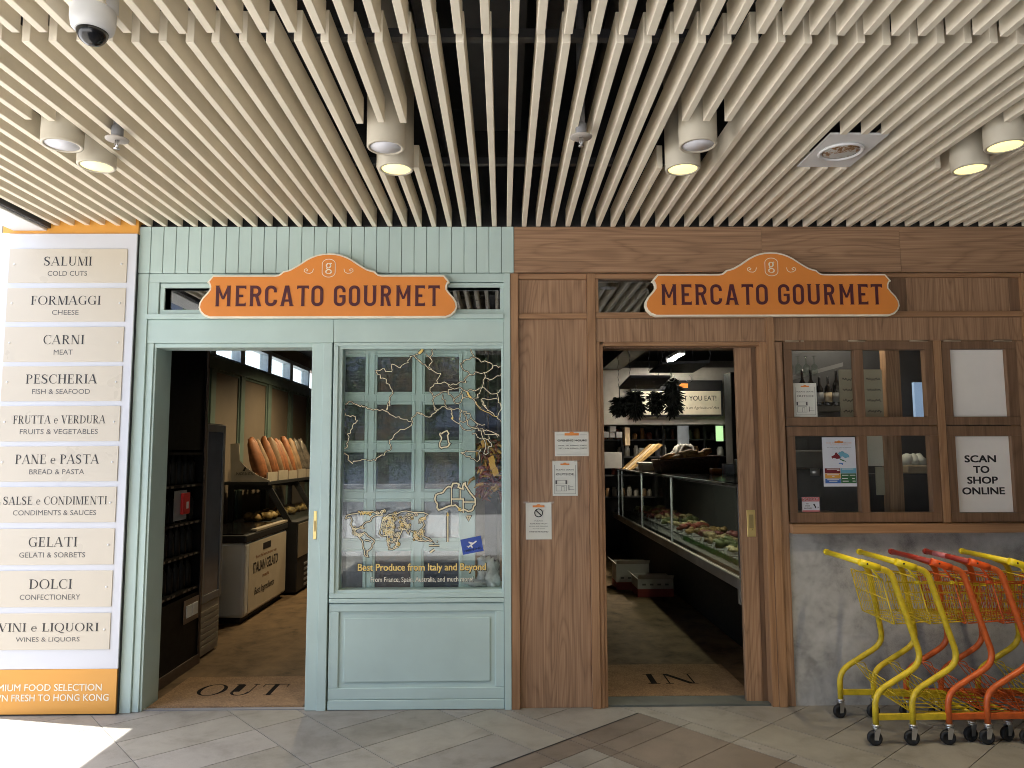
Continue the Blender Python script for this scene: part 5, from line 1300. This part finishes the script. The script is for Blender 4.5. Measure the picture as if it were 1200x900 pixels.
panelling()
def ceil_lamp(x, y, z, e, label, col=(1, .78, .45), size=95):
    t = thing('spot_lamp', label, 'lamp', (x, y, z), 'ceiling spot lamps inside the shop')
    mb = MB(); mb.tube([(x, y, 3.25), (x, y, z+.1)], .01, 8); mb.lathe([(.05, z), (.052, z+.004), (.052, z+.12), (.02, z+.13)], (x, y, 0)); part('housing', mb, M['black'], t)
    mb = MB(); mb.lathe([(.0001, z+.004), (.046, z+.004)], (x, y, 0)); part('diffuser', mb, emis('warm_bulb', (1, .82, .5), 1.5) if 'warm_bulb' not in bpy.data.materials else bpy.data.materials['warm_bulb'], t)
    l = bpy.data.lights.new('spot_lamp_light', 'SPOT'); l.energy = e; l.color = col; l.spot_size = R(size); l.spot_blend = .7; l.shadow_soft_size = .05
    lo = bpy.data.objects.new('spot_lamp_light', l); COL.objects.link(lo); lo.parent = t; lo.location = (0, 0, -.02)
ceil_lamp(-1.75, 3.5, 3.0, 32, 'black spot lamp over the aisle beside the chest freezer', size=150); ceil_lamp(-2.15, 5.2, 3.0, 36, 'black spot lamp over the cold display', size=155)

# ================================================================== INSIDE, RIGHT DOORWAY
FOODS = [plain('food_%d' % i, c, .5, var=.5, scale=18) for i, c in enumerate(((.30, .19, .07), (.28, .06, .04), (.45, .38, .20), (.10, .12, .04), (.34, .26, .14), (.20, .05, .05)))]
def counter():
    xf = 1.838; y0, y1 = .98, 7.6
    t = thing('deli_counter', 'long glass fronted deli counter inside the walnut doorway', 'counter', (2.2, y0, 0))
    mb = MB(); mb.box(1.97, 2.75, y0+.05, y1, 0, .545); part('base', mb, M['black'], t)
    mb = MB(); mb.box(xf-.02, 2.75, y0, y1, .5465, .632); part('ledge', mb, plain('ledge_grey', (.36, .34, .30), .4, .2, var=.25, scale=3), t, bevel=.006)
    mb = MB(); mb.box(xf-.025, 1.99, y0-.06, y0-.001, .44, .632); part('end_block', mb, plain('end_cream', (.50, .47, .40), .5), t, bevel=.004)
    mb = MB(); mb.box(xf, 2.75, y0-.03, y0-.002, .633, 1.335); part('end_panel', mb, plain('end_grey', (.13, .135, .14), .4), t, bevel=.004)
    mb = MB(); mb.box(xf+.03, 2.75, y0, y1, .6335, .665); part('deck', mb, M['dark'], t)
    ys = [y0, SX(787, 620, xf)[0], SX(752, 600, xf)[0], SX(729, 590, xf)[0], 7.0]
    for a, b in zip(ys[:-1], ys[1:]):
        p = MB(); p.box(xf, xf+.006, a+.012, b-.012, .64, 1.325); part('glass_front', p, M['case_glass'], t)
    for y in ys:
        p = MB(); p.box(xf-.006, xf+.014, y-.010, y+.010, .634, 1.335); part('post', p, M['steel'], t)
    mb = MB(); mb.box(xf-.004, xf+.03, y0, y1, 1.3355, 1.352); part('top_rail', mb, M['steel'], t)
    mb = MB(); mb.box(xf+.0305, 2.75, y0, y1, 1.3355, 1.36); part('top', mb, M['black_gloss'], t)
    mb = MB(); mb.box(2.70, 2.75, y0, y1, .666, 1.335); part('back', mb, M['dark'], t)
    rn = random.Random(14)
    mb = MB()
    for k in range(700):
        y = y0+.1+rn.uniform(0, 2.2); x = xf+.10+rn.uniform(0, .05); mb.add([(x, y, .665), (x+.006, y+.004, .665), (x+rn.uniform(-.02, .02), y+rn.uniform(-.02, .02), .70+rn.uniform(0, .03))], [(0, 1, 2)])
    tag(obj('plastic_grass', mb, M['grass'], loc=(xf+.1, 2, .665)), 'strip of green plastic grass along the deli counter glass', 'plastic grass', kind='stuff')
    for k in range(15):
        y = y0+.22+k*.40
        mb = MB(); mb.box(xf+.18, 2.55, y-.16, y+.16, .666, .684); tr = thing('food_tray', 'metal tray of deli food behind the counter glass', 'food tray', (2.2, y, .666), 'food trays in the deli counter')
        part('tray', mb, M['grey'], tr, bevel=.004); mb = MB()
        for j in range(14): mb.blob((xf+.24+rn.uniform(0, .42), y+rn.uniform(-.12, .12), .71+rn.uniform(0, .05)), rn.uniform(.03, .06), rn.uniform(.03, .055), rn.uniform(.02, .04), k*31+j, .25, 8, 5)
        part('food', mb, FOODS[k % 6], tr)
        mb = MB(); mb.add([(xf+.19, y-.04, .685), (xf+.19, y+.04, .685), (xf+.21, y+.04, .74), (xf+.21, y-.04, .74)], [(0, 1, 2, 3)]); part('price_card', mb, M['white'], tr)
    # case lights
    l = bpy.data.lights.new('case_light', 'AREA'); l.shape = 'RECTANGLE'; l.size = .05; l.size_y = 4.2; l.energy = 3.5; l.color = (1, .92, .7)
    lo = bpy.data.objects.new('case_light', l); COL.objects.link(lo); lo.parent = t; lo.location = (2.05-2.2, 3.2-y0, 1.325)
    mb = MB(); mb.box(2.02, 2.08, y0+.1, 5.4, 1.3275, 1.335); part('case_strip_lamp', mb, emis('case_strip', (1, .94, .78), .7), t)
counter()
def on_counter():
    z = 1.361; rn = random.Random(21)
    def basket(x0, x1, y0, y1, h, label, fill, nf, fl=.0):
        t = thing('bread_basket', label, 'basket', ((x0+x1)/2, (y0+y1)/2, z)); mb = MB(); k = .04
        mb.box(x0+k, x1-k, y0+k, y1-k, z, z+.015)
        for a in (((x0, y0), (x1, y0)), ((x1, y0), (x1, y1)), ((x1, y1), (x0, y1)), ((x0, y1), (x0, y0))):
            (ax, ay), (bx, by) = a; cx, cy = (x0+x1)/2, (y0+y1)/2; s = lambda px, py: (px+(cx-px)*.10, py+(cy-py)*.12)
            q0, q1 = s(ax, ay), s(bx, by); mb.add([(q0[0], q0[1], z+.003), (q1[0], q1[1], z+.003), (bx, by, z+h+(.05 if bx > cx else 0)), (ax, ay, z+h+(.05 if ax > cx else 0))], [(0, 1, 2, 3)])
        part('body', mb, M['wicker'], t)
        mb = MB(); mb.tube([(x0, y0, z+h), (x1, y0, z+h+.05), (x1, y1, z+h+.05), (x0, y1, z+h)], .012, 6, closed=True); part('rim', mb, M['wicker'], t)
        for j in range(nf):
            mb = MB(); x = x0+.08+rn.uniform(0, 1)*(x1-x0-.2); y = y0+.06+rn.uniform(0, 1)*(y1-y0-.12); zz2 = z+h*.7+rn.uniform(0, .08)+.06*(x-x0)/(x1-x0)
            mb.tube([(x-.05, y, zz2), (x+.02, y+.02, zz2+.02), (x+.10, y+.03, zz2+.05)], [.025, .05, .03], 8)
            tag(obj('bread_roll', mb, fill, loc=(x, y, zz2)), 'golden bread roll heaped in the dark basket on the deli counter', 'bread', 'bread rolls in the basket')
    golden = plain('golden_bread', (.42, .24, .08), .6, var=.3, scale=14)
    basket(1.86, 2.60, 4.0, 4.42, .15, 'dark wicker basket heaped with golden bread on the deli counter', golden, 12)
    t = thing('card_reader_stand', 'white tray scale standing on the deli counter glass', 'scale', (1.86, 5.2, z)); mb = MB(); mb.box(1.85, 2.16, 5.0, 5.3, z, z+.09); part('body', mb, plain('scale_white', (.42, .40, .34), .5), t, bevel=.01); mb = MB(); mb.box(1.83, 2.18, 4.98, 5.32, z+.0905, z+.12); part('tray', mb, M['paper'], t, bevel=.006)
    for k in range(3):
        mb = MB(); y = 6.0+k*.28; mb.prism([(1.86, z), (1.90, z), (2.35, z+.36), (2.30, z+.38)], y, y+.22); tag(obj('bread_board', mb, M['cardboard'] if k % 2 else M['meat'], loc=(1.9, y, z)), 'slanted wooden display board on the far end of the deli counter', 'board', 'slanted boards on the counter')
    for k in range(5):
        mb = MB(); y = 4.7+k*.15; mb.blob((2.42+rn.uniform(-.1, .1), y, z+.2), .10, .09, .14, k, .25); tag(obj('wrapped_bread', mb, M['clear_bag'], loc=(2.4, y, z)), 'clear wrapped bread behind the dark basket', 'bread', 'wrapped breads on the counter')
    for k in range(4):
        mb = MB(); x = 2.30+.14*k; mb.box(x, x+.11, 3.3, 3.42, z, z+.07+.05*(k % 3)); tag(obj('snack_packet', mb, M[('orange', 'white', 'paper', 'red')[k]], loc=(x, 3.3, z), bevel=.01), ('orange', 'white', 'cream', 'red')[k]+' snack packet standing right of the bread basket', 'packet', 'packets beside the basket')
on_counter()
def cartons():
    for (x0, x1, y0, y1, h, label) in ((1.50, 1.90, 3.55, 3.95, .20, 'open white and red carton on the floor, nearer the door'), (1.33, 1.72, 4.0, 4.35, .30, 'taller white carton on the floor behind the open one')):
        t = thing('carton', label, 'carton', ((x0+x1)/2, (y0+y1)/2, .001), 'cartons under the counter'); mb = MB(); w = .006; zb = .002
        mb.box(x0, x1, y0, y0+w, .09, h); mb.box(x0, x1, y1-w, y1, .09, h); mb.box(x0, x0+w, y0+w, y1-w, .09, h); mb.box(x1-w, x1, y0+w, y1-w, .09, h); part('walls', mb, plain('carton_white', (.42, .40, .37), .7), t)
        mb = MB(); mb.box(x0-.001, x1+.001, y0-.001, y1+.001, zb, .0895); part('red_foot', mb, plain('carton_red', (.24, .035, .03), .7), t)
        mb = MB(); mb.add([(x0, y0, h), (x1, y0, h), (x1, y0-.05, h+.05), (x0, y0-.05, h+.05)], [(0, 1, 2, 3)]); mb.add([(x0, y0, h), (x0, y1, h), (x0-.06, y1, h+.05), (x0-.06, y0, h+.05)], [(0, 1, 2, 3)]); part('flap', mb, plain('carton_flap', (.40, .37, .33), .7), t)
        mb = MB()
        for k in range(4): mb.box(x0+.05+k*.085, x0+.09+k*.085, y0-.0015, y0-.0003, .13, .15)
        part('printed_marks', mb, M['ink_grey'], t)
cartons()
def racks():
    rn = random.Random(17)
    def rack(px, y, z, label):
        pts = [FL(a, b, z) for a, b in px]; t = thing('hanging_rack', label, 'hanging rack', (pts[0][0], pts[0][1], z)); mb = MB()
        mb.add([(x, yy, z) for x, yy in pts]+[(x, yy, z+.02) for x, yy in pts], [(3, 2, 1, 0), (4, 5, 6, 7), (0, 1, 5, 4), (1, 2, 6, 5), (2, 3, 7, 6), (3, 0, 4, 7)]); part('plate', mb, M['black'], t)
        for x, yy in pts:
            c = MB()
            for k in range(int((3.25-z)/.05)): c.tube([(x+(.006 if k % 2 else -.006), yy, z+.02+k*.05), (x+(-.006 if k % 2 else .006), yy, z+.02+(k+1)*.05)], .003, 5, cap=False)
            part('chain', c, M['dark'], t)
        h = MB()
        for u in (.1, .5, .9):
            a, b = Vector((*pts[0], z)), Vector((*pts[3], z)); p = a.lerp(b, u)
            h.tube([p+Vector((.03*math.cos(R(q))-.0, 0, -.05+.03*math.sin(R(q)))) for q in range(80, -180, -20)], .0035, 6)
        part('hook', h, M['steel'], t)
    rack([(725, 456), (738, 442.5), (786, 442.5), (772, 456)], 2, 2.24, 'black hanging rack, lower of two inside the walnut doorway')
    rack([(761, 437), (776, 427), (832, 425), (812, 437)], 2, 2.32, 'black hanging rack, upper of two inside the walnut doorway')
    def bunch(px, py, rx, rz, y, label):
        x, z = W(px, py, y); k_ = (DIST+y)/F_PX; rx, rz = rx*k_, rz*k_; mb = MB()
        t = thing('dried_bunch', label, 'dried bunch', (x, y, z), 'dark dried bunches hanging from the racks')
        mb.blob((x, y, z), rx*.6, rx*.5, rz*.8, int(px), .3)
        for k in range(130):
            a = rn.uniform(0, 2*math.pi); b = rn.uniform(-1, 1); p = Vector((x+rx*.65*math.cos(a)*math.sqrt(1-b*b), y+rx*.5*math.sin(a)*math.sqrt(1-b*b), z+rz*.85*b))
            d = Vector((math.cos(a)*math.sqrt(1-b*b), math.sin(a)*.6, b*.6-.4)).normalized()*rx*rn.uniform(.35, .75); mb.tube([p, p+d*.6+Vector((0, 0, -.004)), p+d], [.010, .008, .001], 4)
        part('foliage', mb, M['herb'], t); s = MB(); s.tube([(x, y, z+rz*.8), (x, y, z+rz+.10)], .004, 5); part('string', s, M['dark'], t)
    bunch(726, 476, 11, 11, 2.1, 'small dark dried bunch hanging at the left of the rack'); bunch(745, 473, 13, 16, 2.05, 'bushy dark dried bunch, second from the left'); bunch(768, 472, 10, 14, 2.15, 'dark dried bunch hanging between two larger ones'); bunch(788, 466, 13, 24, 1.9, 'tall dark dried bunch hiding part of the wall sign')
racks()
def back_right():
    y = 7.0
    mb = MB(); xa, xb = W(704, 440, y)[0]-.4, W(852, 440, y)[0]+1.0
    mb.box(xa, xb, y, y+.1, 2.06, 2.98); tag(obj('bulkhead', mb, plain('bulkhead_cream', (.46, .43, .38), .7), loc=((xa+xb)/2, y, 2.06)), 'pale bulkhead wall above the back shelves of the right hand shop', 'wall')
    (x0, z1), (x1, z0) = W(738, 446.5, y), W(846, 488, y)
    t = thing('slogan_sign', 'black edged cream slogan sign on the pale bulkhead', 'sign', ((x0+x1)/2, y-.05, z0))
    mb = MB(); mb.box(x0, x1, y-.08, y-.001, z0, z1); part('frame', mb, M['black'], t)
    (a, b), (c, d) = W(740, 459, y), W(843.5, 486, y); mb = MB(); mb.box(a, c, y-.085, y-.0805, d, b); part('board', mb, emis('sign_cream', (.52, .47, .37), .0) if False else plain('slogan_cream', (.60, .54, .43), .5), t)
    mb = MB(); (a, b), (c, d) = W(798, 470, y), W(837.5, 464.2, y); text(mb, 'WHAT YOU EAT!', a-(c-a)*.40, c, b, d, y-.087, bold=.015); text(mb, 'YOU ARE', a-(c-a)*1.05, a-(c-a)*.47, b, d, y-.087, bold=.015)
    (a, b), (c, d) = W(790, 480.5, y), W(841, 476.5, y); text(mb, 'Eating is an Agricultural Act', a, c, b, d, y-.087, shear=.25); part('lettering', mb, M['ink'], t)
    mb = MB(); (a, b), (c, d) = W(795, 455, y), W(804.5, 450, y); mb.box(a, c, y-.084, y-.081, b, d); part('badge', mb, M['orange'], t)
    # shelf unit with jars
    s = thing('shelf_unit', 'black back shelving of jars under the slogan sign', 'shelves', (2.3, 7.4, 0)); xa, xb = 1.2, 3.9
    mb = MB(); mb.box(xa, xb, 7.55, 7.6, 0, 2.05); part('back', mb, M['black'], s)
    for x in (xa, 1.95, 2.62, 3.3, xb): mb = MB(); mb.box(x-.02, x+.02, 7.2, 7.55, 0, 2.05); part('upright', mb, M['black'], s)
    rn = random.Random(31)
    cols = [plain('jar_%d' % i, c, .3, spec=.6) for i, c in enumerate(((.30, .28, .24), (.22, .12, .05), (.10, .10, .12), (.42, .40, .36), (.20, .05, .03)))]
    for z in (.9, 1.25, 1.55, 1.83):
        mb = MB(); mb.box(xa, xb, 7.22, 7.549, z-.02, z); part('shelf', mb, M['dark'], s)
        x = xa+.08
        while x < xb-.1:
            r = rn.uniform(.035, .06); h = rn.uniform(.10, .19)
            if rn.random() < .85:
                b = MB(); b.lathe([(r*.9, z+.001), (r, z+.008), (r, z+h*.75), (r*.7, z+h*.85), (r*.7, z+h)], (x, 7.32, 0), 'z', 10)
                tag(obj('jar', b, rn.choice(cols), loc=(x, 7.32, z)), 'small jar standing on the black back shelves', 'jar', 'jars on the back shelves')
            x += r*2+rn.uniform(.01, .06)
    def slab(px, yy, mat, name, label, cat, dep=.05):
        (a, b), (c, d) = W(px[0], px[1], yy), W(px[2], px[3], yy); mb = MB(); mb.box(a, c, yy, yy+dep, d, b); return tag(obj(name, mb, mat, loc=((a+c)/2, yy, d), bevel=.006), label, cat)
    slab((794, 499, 808, 531), 6.9, plain('pale_door', (.30, .33, .37), .4), 'cupboard_door', 'pale grey cupboard door among the back shelves', 'door')
    slab((732, 501, 738.5, 522), 6.8, M['cardboard'], 'tall_box', 'tall tan box at the left of the back shelves', 'box', .2)
    slab((839, 499, 848, 517), 6.7, M['lit_green'], 'lit_picture', 'small bright green lit picture by the fridge', 'picture', .03)
    for k, q in enumerate(((707, 506, 714, 513), (714.5, 499.5, 722, 506), (714.5, 507, 720.5, 513), (722, 506, 729, 513))):
        slab(q, 6.6, M['grey'], 'grey_box', ('leftmost', 'topmost', 'middle', 'rightmost')[k]+' of the four small grey boxes at the back left', 'box', .25)
    slab((708, 530, 729, 549), 6.3, plain('sack_grey', (.20, .20, .20), .7), 'sack', 'grey rounded sack at the far left of the counter', 'sack', .3)
    # upright fridge
    f = thing('upright_fridge', 'tall black upright fridge behind the deli counter', 'fridge', (3.1, 4.5, 0)); x0 = W(849, 480, 4.7)[0]
    mb = MB(); mb.box(x0, 3.9, 4.4, 4.7, 0, 2.62); part('body', mb, M['black'], f, bevel=.01)
    mb = MB(); mb.box(x0+.06, x0+.085, 4.37, 4.399, .3, 2.5); part('door_edge', mb, M['steel'], f)
    mb = MB(); mb.box(x0+.09, 3.85, 4.375, 4.399, .3, 2.5); part('door_glass', mb, M['black_gloss'], f)
    # ceiling tubes
    for k, (a, b, ln_, lab) in enumerate(((799, 415.5, .55, 'bright tube lamp on the ceiling, the longer one'), (790, 421.5, .3, 'short bright tube lamp further back on the ceiling'))):
        x, yy = FL(a, b, 3.0); yy2 = yy+ln_*1.8; t = thing('tube_lamp', lab, 'lamp', (x, yy, 3.0), 'ceiling tube lamps')
        mb = MB(); mb.box(x-.05, x+.05+.0, yy, yy2, 3.02, 3.07); part('housing', mb, M['white'], t); mb = MB(); mb.box(x-.04, x+.04, yy, yy2, 3.005, 3.0195); part('tube', mb, M['tube'], t)
    for x in (1.0, 1.6): mb = MB(); mb.box(x, x+.3, 1.0, 7, 2.95, 3.2); tag(obj('air_duct', mb, M['dark'], loc=(x, 4, 2.95)), ('left' if x < 1.3 else 'right')+' hand dark duct under the ceiling of the walnut shop', 'duct')
    ceil_lamp(1.10, 2.6, 3.0, 8, 'black spot lamp over the floor inside the walnut doorway', (1, .8, .5), 60); ceil_lamp(2.3, 5.6, 2.85, 55, 'black spot lamp over the far end of the deli counter', (1, .86, .65), 120)
back_right()

# ================================================================== BEHIND THE SERVICE WINDOWS
def servery():
    mb = MB(); mb.box(1.90, 3.5, .70, .74, .0, 3.0); tag(obj('servery_partition', mb, M['dark'], loc=(2.7, .7, 0)), 'dark partition behind the service windows', 'partition')
    y = .42
    t = thing('bottle_shelf', 'dark shelf carrying bottles behind the upper left service window', 'shelf', (2.2, y, 1.85))
    z = zz(475.5, y, 970); mb = MB(); mb.box(1.9, 2.45, y, y+.25, z-.04, z); part('board', mb, plain('shelf_grey', (.10, .09, .08), .6), t)
    z2 = zz(445, y, 940); mb = MB(); mb.add([(1.9, y, z2-.05), (2.55, y+.2, z2+.12), (2.55, y+.2, z2+.15), (1.9, y, z2-.02), (1.9, y+.05, z2-.05), (2.55, y+.25, z2+.12), (2.55, y+.25, z2+.15), (1.9, y+.05, z2-.02)], [(0,1,2,3),(4,7,6,5),(3,2,6,7),(0,4,5,1),(0,3,7,4),(1,5,6,2)]); part('glass_rack', mb, M['grey'], t)
    rn = random.Random(2)
    for k in range(6):
        x = 2.18+k*.062; b = MB(); h = .24+rn.uniform(-.03, .03); yy = y+.06
        b.lathe([(.024, z+.001), (.026, z+.01), (.026, z+h*.6), (.009, z+h*.75), (.009, z+h)], (x, yy, 0), 'z', 12)
        o = thing('spirit_bottle', 'dark bottle with a pale label on the shelf behind the service window', 'bottle', (x, yy, z), 'bottles behind the service window'); part('glass', b, M['black_gloss'], o)
        b = MB(); b.lathe([(.0264, z+.03), (.0264, z+.10)], (x, yy, 0), 'z', 12); part('label', b, M['cardboard'] if k % 2 else M['grey'], o)
    for k in range(7):
        x = 1.93+k*.06; b = MB(); zt = zz(424, y, 940); b.lathe([(.012, zt-.09), (.022, zt-.07), (.024, zt-.02), (.004, zt), (.004, zt+.05), (.02, zt+.055)], (x, y+.1, 0), 'z', 12); tag(obj('stem_glass', b, M['case_glass'], loc=(x, y+.1, zt)), 'upturned stem glass in the rack behind the service window', 'glass', 'stem glasses in the rack')
    def slab(px, yy, mat, name, label, cat, dep=.01):
        (a, b), (c, d) = W(px[0], px[1], yy), W(px[2], px[3], yy); mb = MB(); mb.box(a, c, yy, yy+dep, d, b); return obj(name, mb, mat, loc=((a+c)/2, yy, d)), (a, c, d, b), label, cat
    o, r, l, c = slab((983, 433, 1036, 489), .30, plain('menu_cream', (.44, .41, .31), .6, var=.06), 'menu_board', 'cream handwritten menu board across the upper service windows', 'board'); tag(o, l, c)
    mb = MB()
    for k in range(5):
        z = r[3]-.07-k*.075
        for x in (r[0]+.02, r[0]+.19):
            pts = []; 
            for i in range(16): pts.append((x+i*.0065, z+.008*math.sin(i*1.9+k)+.003*math.sin(i*.7)))
            mb.band(pts, .0045, .2985-.00003*k)
    part('handwriting', mb, M['ink'], o)
    for px, lab in (((1037, 405, 1058, 492), 'upper'), ((1039, 508, 1061, 605), 'lower')):
        o, r, l, c = slab(px, .28, M['wood_v'], 'inner_post', lab+' length of walnut post seen through the right service windows', 'post', .08); tag(o, l, c)
    o, r, l, c = slab((1071, 448, 1085, 492), .5, M['lit_cool'], 'screen', 'pale blue screen at the right of the upper service window', 'screen', .03); tag(o, l, c)
    o, r, l, c = slab((1015, 508, 1039, 546), .34, M['paper'], 'paper_sheet', 'pale sheet of paper behind the lower right service pane', 'paper'); tag(o, l, c)
    o, r, l, c = slab((1026, 547, 1040, 580), .34, plain('note_cream', (.40, .37, .28), .6), 'note_sheet', 'cream note below the pale sheet in the lower right service pane', 'paper'); tag(o, l, c)
    x, z = W(1072, 545, .5); t = thing('goods_basket', 'pale bread basket behind the lower right service pane', 'basket', (x, .5, z-.06)); mb = MB(); mb.box(x-.08, x+.08, .45, .6, z-.06, z); part('body', mb, M['cardboard'], t, bevel=.01); mb = MB(); [mb.blob((x-.05+.05*k, .52, z+.03), .04, .05, .05, k, .2) for k in range(3)]; part('bread', mb, M['paper'], t)
    mb = MB(); mb.box(x-.35, x+.3, .44, .68, z-.09, z-.061); tag(obj('side_shelf', mb, M['dark'], loc=(x, .5, z-.09)), 'dark shelf under the pale basket behind the service pane', 'shelf')
    # coffee machine in the lower left pane
    x0, z0 = W(936, 600, .35); t = thing('coffee_machine', 'grey coffee machine in the gloom of the lower left service pane', 'coffee machine', (2.1, .45, z0)); dk = plain('machine_grey', (.11, .11, .105), .35, .4)
    mb = MB(); mb.box(1.93, 2.33, .36, .62, z0+.30, z0+.43); part('upper_body', mb, dk, t, bevel=.012); mb = MB(); mb.box(1.95, 2.31, .48, .62, z0+.0, z0+.2995); part('back_body', mb, plain('machine_dark', (.05, .05, .05), .4), t); mb = MB(); mb.box(1.93, 2.33, .34, .62, z0-.03, z0-.001); part('drip_tray', mb, dk, t)
    mb = MB(); mb.box(2.05, 2.18, .40, .55, z0+.431, z0+.52); part('hopper', mb, M['glass'], t)
    mb = MB(); [mb.lathe([(.03, z0+.25), (.032, z0+.2995)], (x, .42, 0)) for x in (2.03, 2.22)]; part('group_head', mb, M['steel'], t)
    mb = MB(); mb.box(1.9, 3.4, .30, .699, z0-.08, z0-.031); tag(obj('servery_counter', mb, M['dark'], loc=(2.6, .5, z0-.08)), 'dark worktop under the coffee machine behind the service windows', 'worktop')
servery()
ceil_lamp(2.45, .5, 2.75, 6, 'black spot lamp added to brighten the servery behind the service windows', (1, .88, .68), 150)  # extra lamp, added to light up the goods behind the panes

# ================================================================== ACROSS THE WALK (seen only as reflections)
def outside():
    rn = random.Random(77)
    t = thing('office_building', 'long grey blue building with louvred storeys across the plaza', 'building', (0, -26, 0))
    mb = MB(); mb.box(-38, 38, -30, -26, 0, 10.5); part('wall', mb, plain('blue_grey_wall', (.22, .26, .34), .6), t)
    for z in (1.2, 3.6, 6.0, 8.4):
        mb = MB(); mb.box(-38, 38, -25.995, -25.93, z, z+1.5); part('window_band', mb, M['dark_pane'], t)
        mb = MB(); [mb.box(-38, 38, -25.92, -25.80, z+.1+.24*k, z+.14+.24*k) for k in range(6)]; part('louvre', mb, M['grey'], t)
    mb = MB(); mb.box(-14, 14, -15.3, -14.9, 0, .8); tag(obj('planter_wall', mb, M['concrete'], loc=(0, -15, 0)), 'low concrete planter wall across the plaza', 'wall')
    mb = MB()
    for k in range(9000):
        x, y, z = rn.uniform(-14, 14), rn.uniform(-16.6, -15.1), .8+rn.random()**.7*1.3; s = .06
        a = Vector((rn.uniform(-1, 1), rn.uniform(-1, 1), rn.uniform(-1, 1))).normalized()*s; b = a.orthogonal().normalized()*s*.6
        c = Vector((x, y, z)); mb.add([c-a, c+b, c+a, c-b], [(0, 1, 2, 3)])
    tag(obj('hedge', mb, M['leaf'], loc=(0, -15.8, .8)), 'dense green hedge growing behind the planter wall', 'hedge', kind='stuff')
    b = thing('low_building', 'low pale building beyond the side plaza, left of the directory sign', 'building', (-44, 6, 0))
    mb = MB(); mb.box(-48, -42, -16, 30, 0, 5.2); part('wall', mb, plain('pale_wall', (.30, .30, .29), .7), b)
    for k in range(9): mb = MB(); mb.box(-41.995, -41.95, -14+5*k, -11+5*k, 1.2, 3.4); part('window', mb, M['dark_pane'], b)
    for k, x in enumerate((-9, -4.2, .8, 5.5, 10.5)):
        y = -19-2*(k % 2); h = 7+rn.uniform(-1, 1); t = thing('tree', ('leftmost', 'second', 'middle', 'fourth', 'rightmost')[k]+' leafy tree of the row behind the hedge across the plaza', 'tree', (x, y, 0), 'trees across the plaza')
        tr = MB(); tr.tube([(x, y, 0), (x+.1, y, h*.4), (x, y+.1, h*.75)], [.22, .16, .07], 9)
        for q in range(5): a = q*1.3; tr.tube([(x+.05, y, h*.42), (x+math.cos(a)*1.1, y+math.sin(a)*1.1, h*.68)], [.09, .03], 6)
        part('trunk', tr, M['bark'], t); cr = MB()
        cl = [(x+rn.uniform(-1.8, 1.8), y+rn.uniform(-1.8, 1.8), h*.72+rn.uniform(-1.5, 1.7)) for _ in range(16)]
        for q in range(2600):
            c0 = rn.choice(cl); c = Vector(c0)+Vector((rn.gauss(0, .42), rn.gauss(0, .42), rn.gauss(0, .36))); a = Vector((rn.uniform(-1, 1), rn.uniform(-1, 1), rn.uniform(-.6, .6))).normalized()*.13; b = a.orthogonal().normalized()*.08
            cr.add([c-a, c+b, c+a, c-b], [(0, 1, 2, 3)])
        part('crown', cr, M['leaf'], t)
outside()
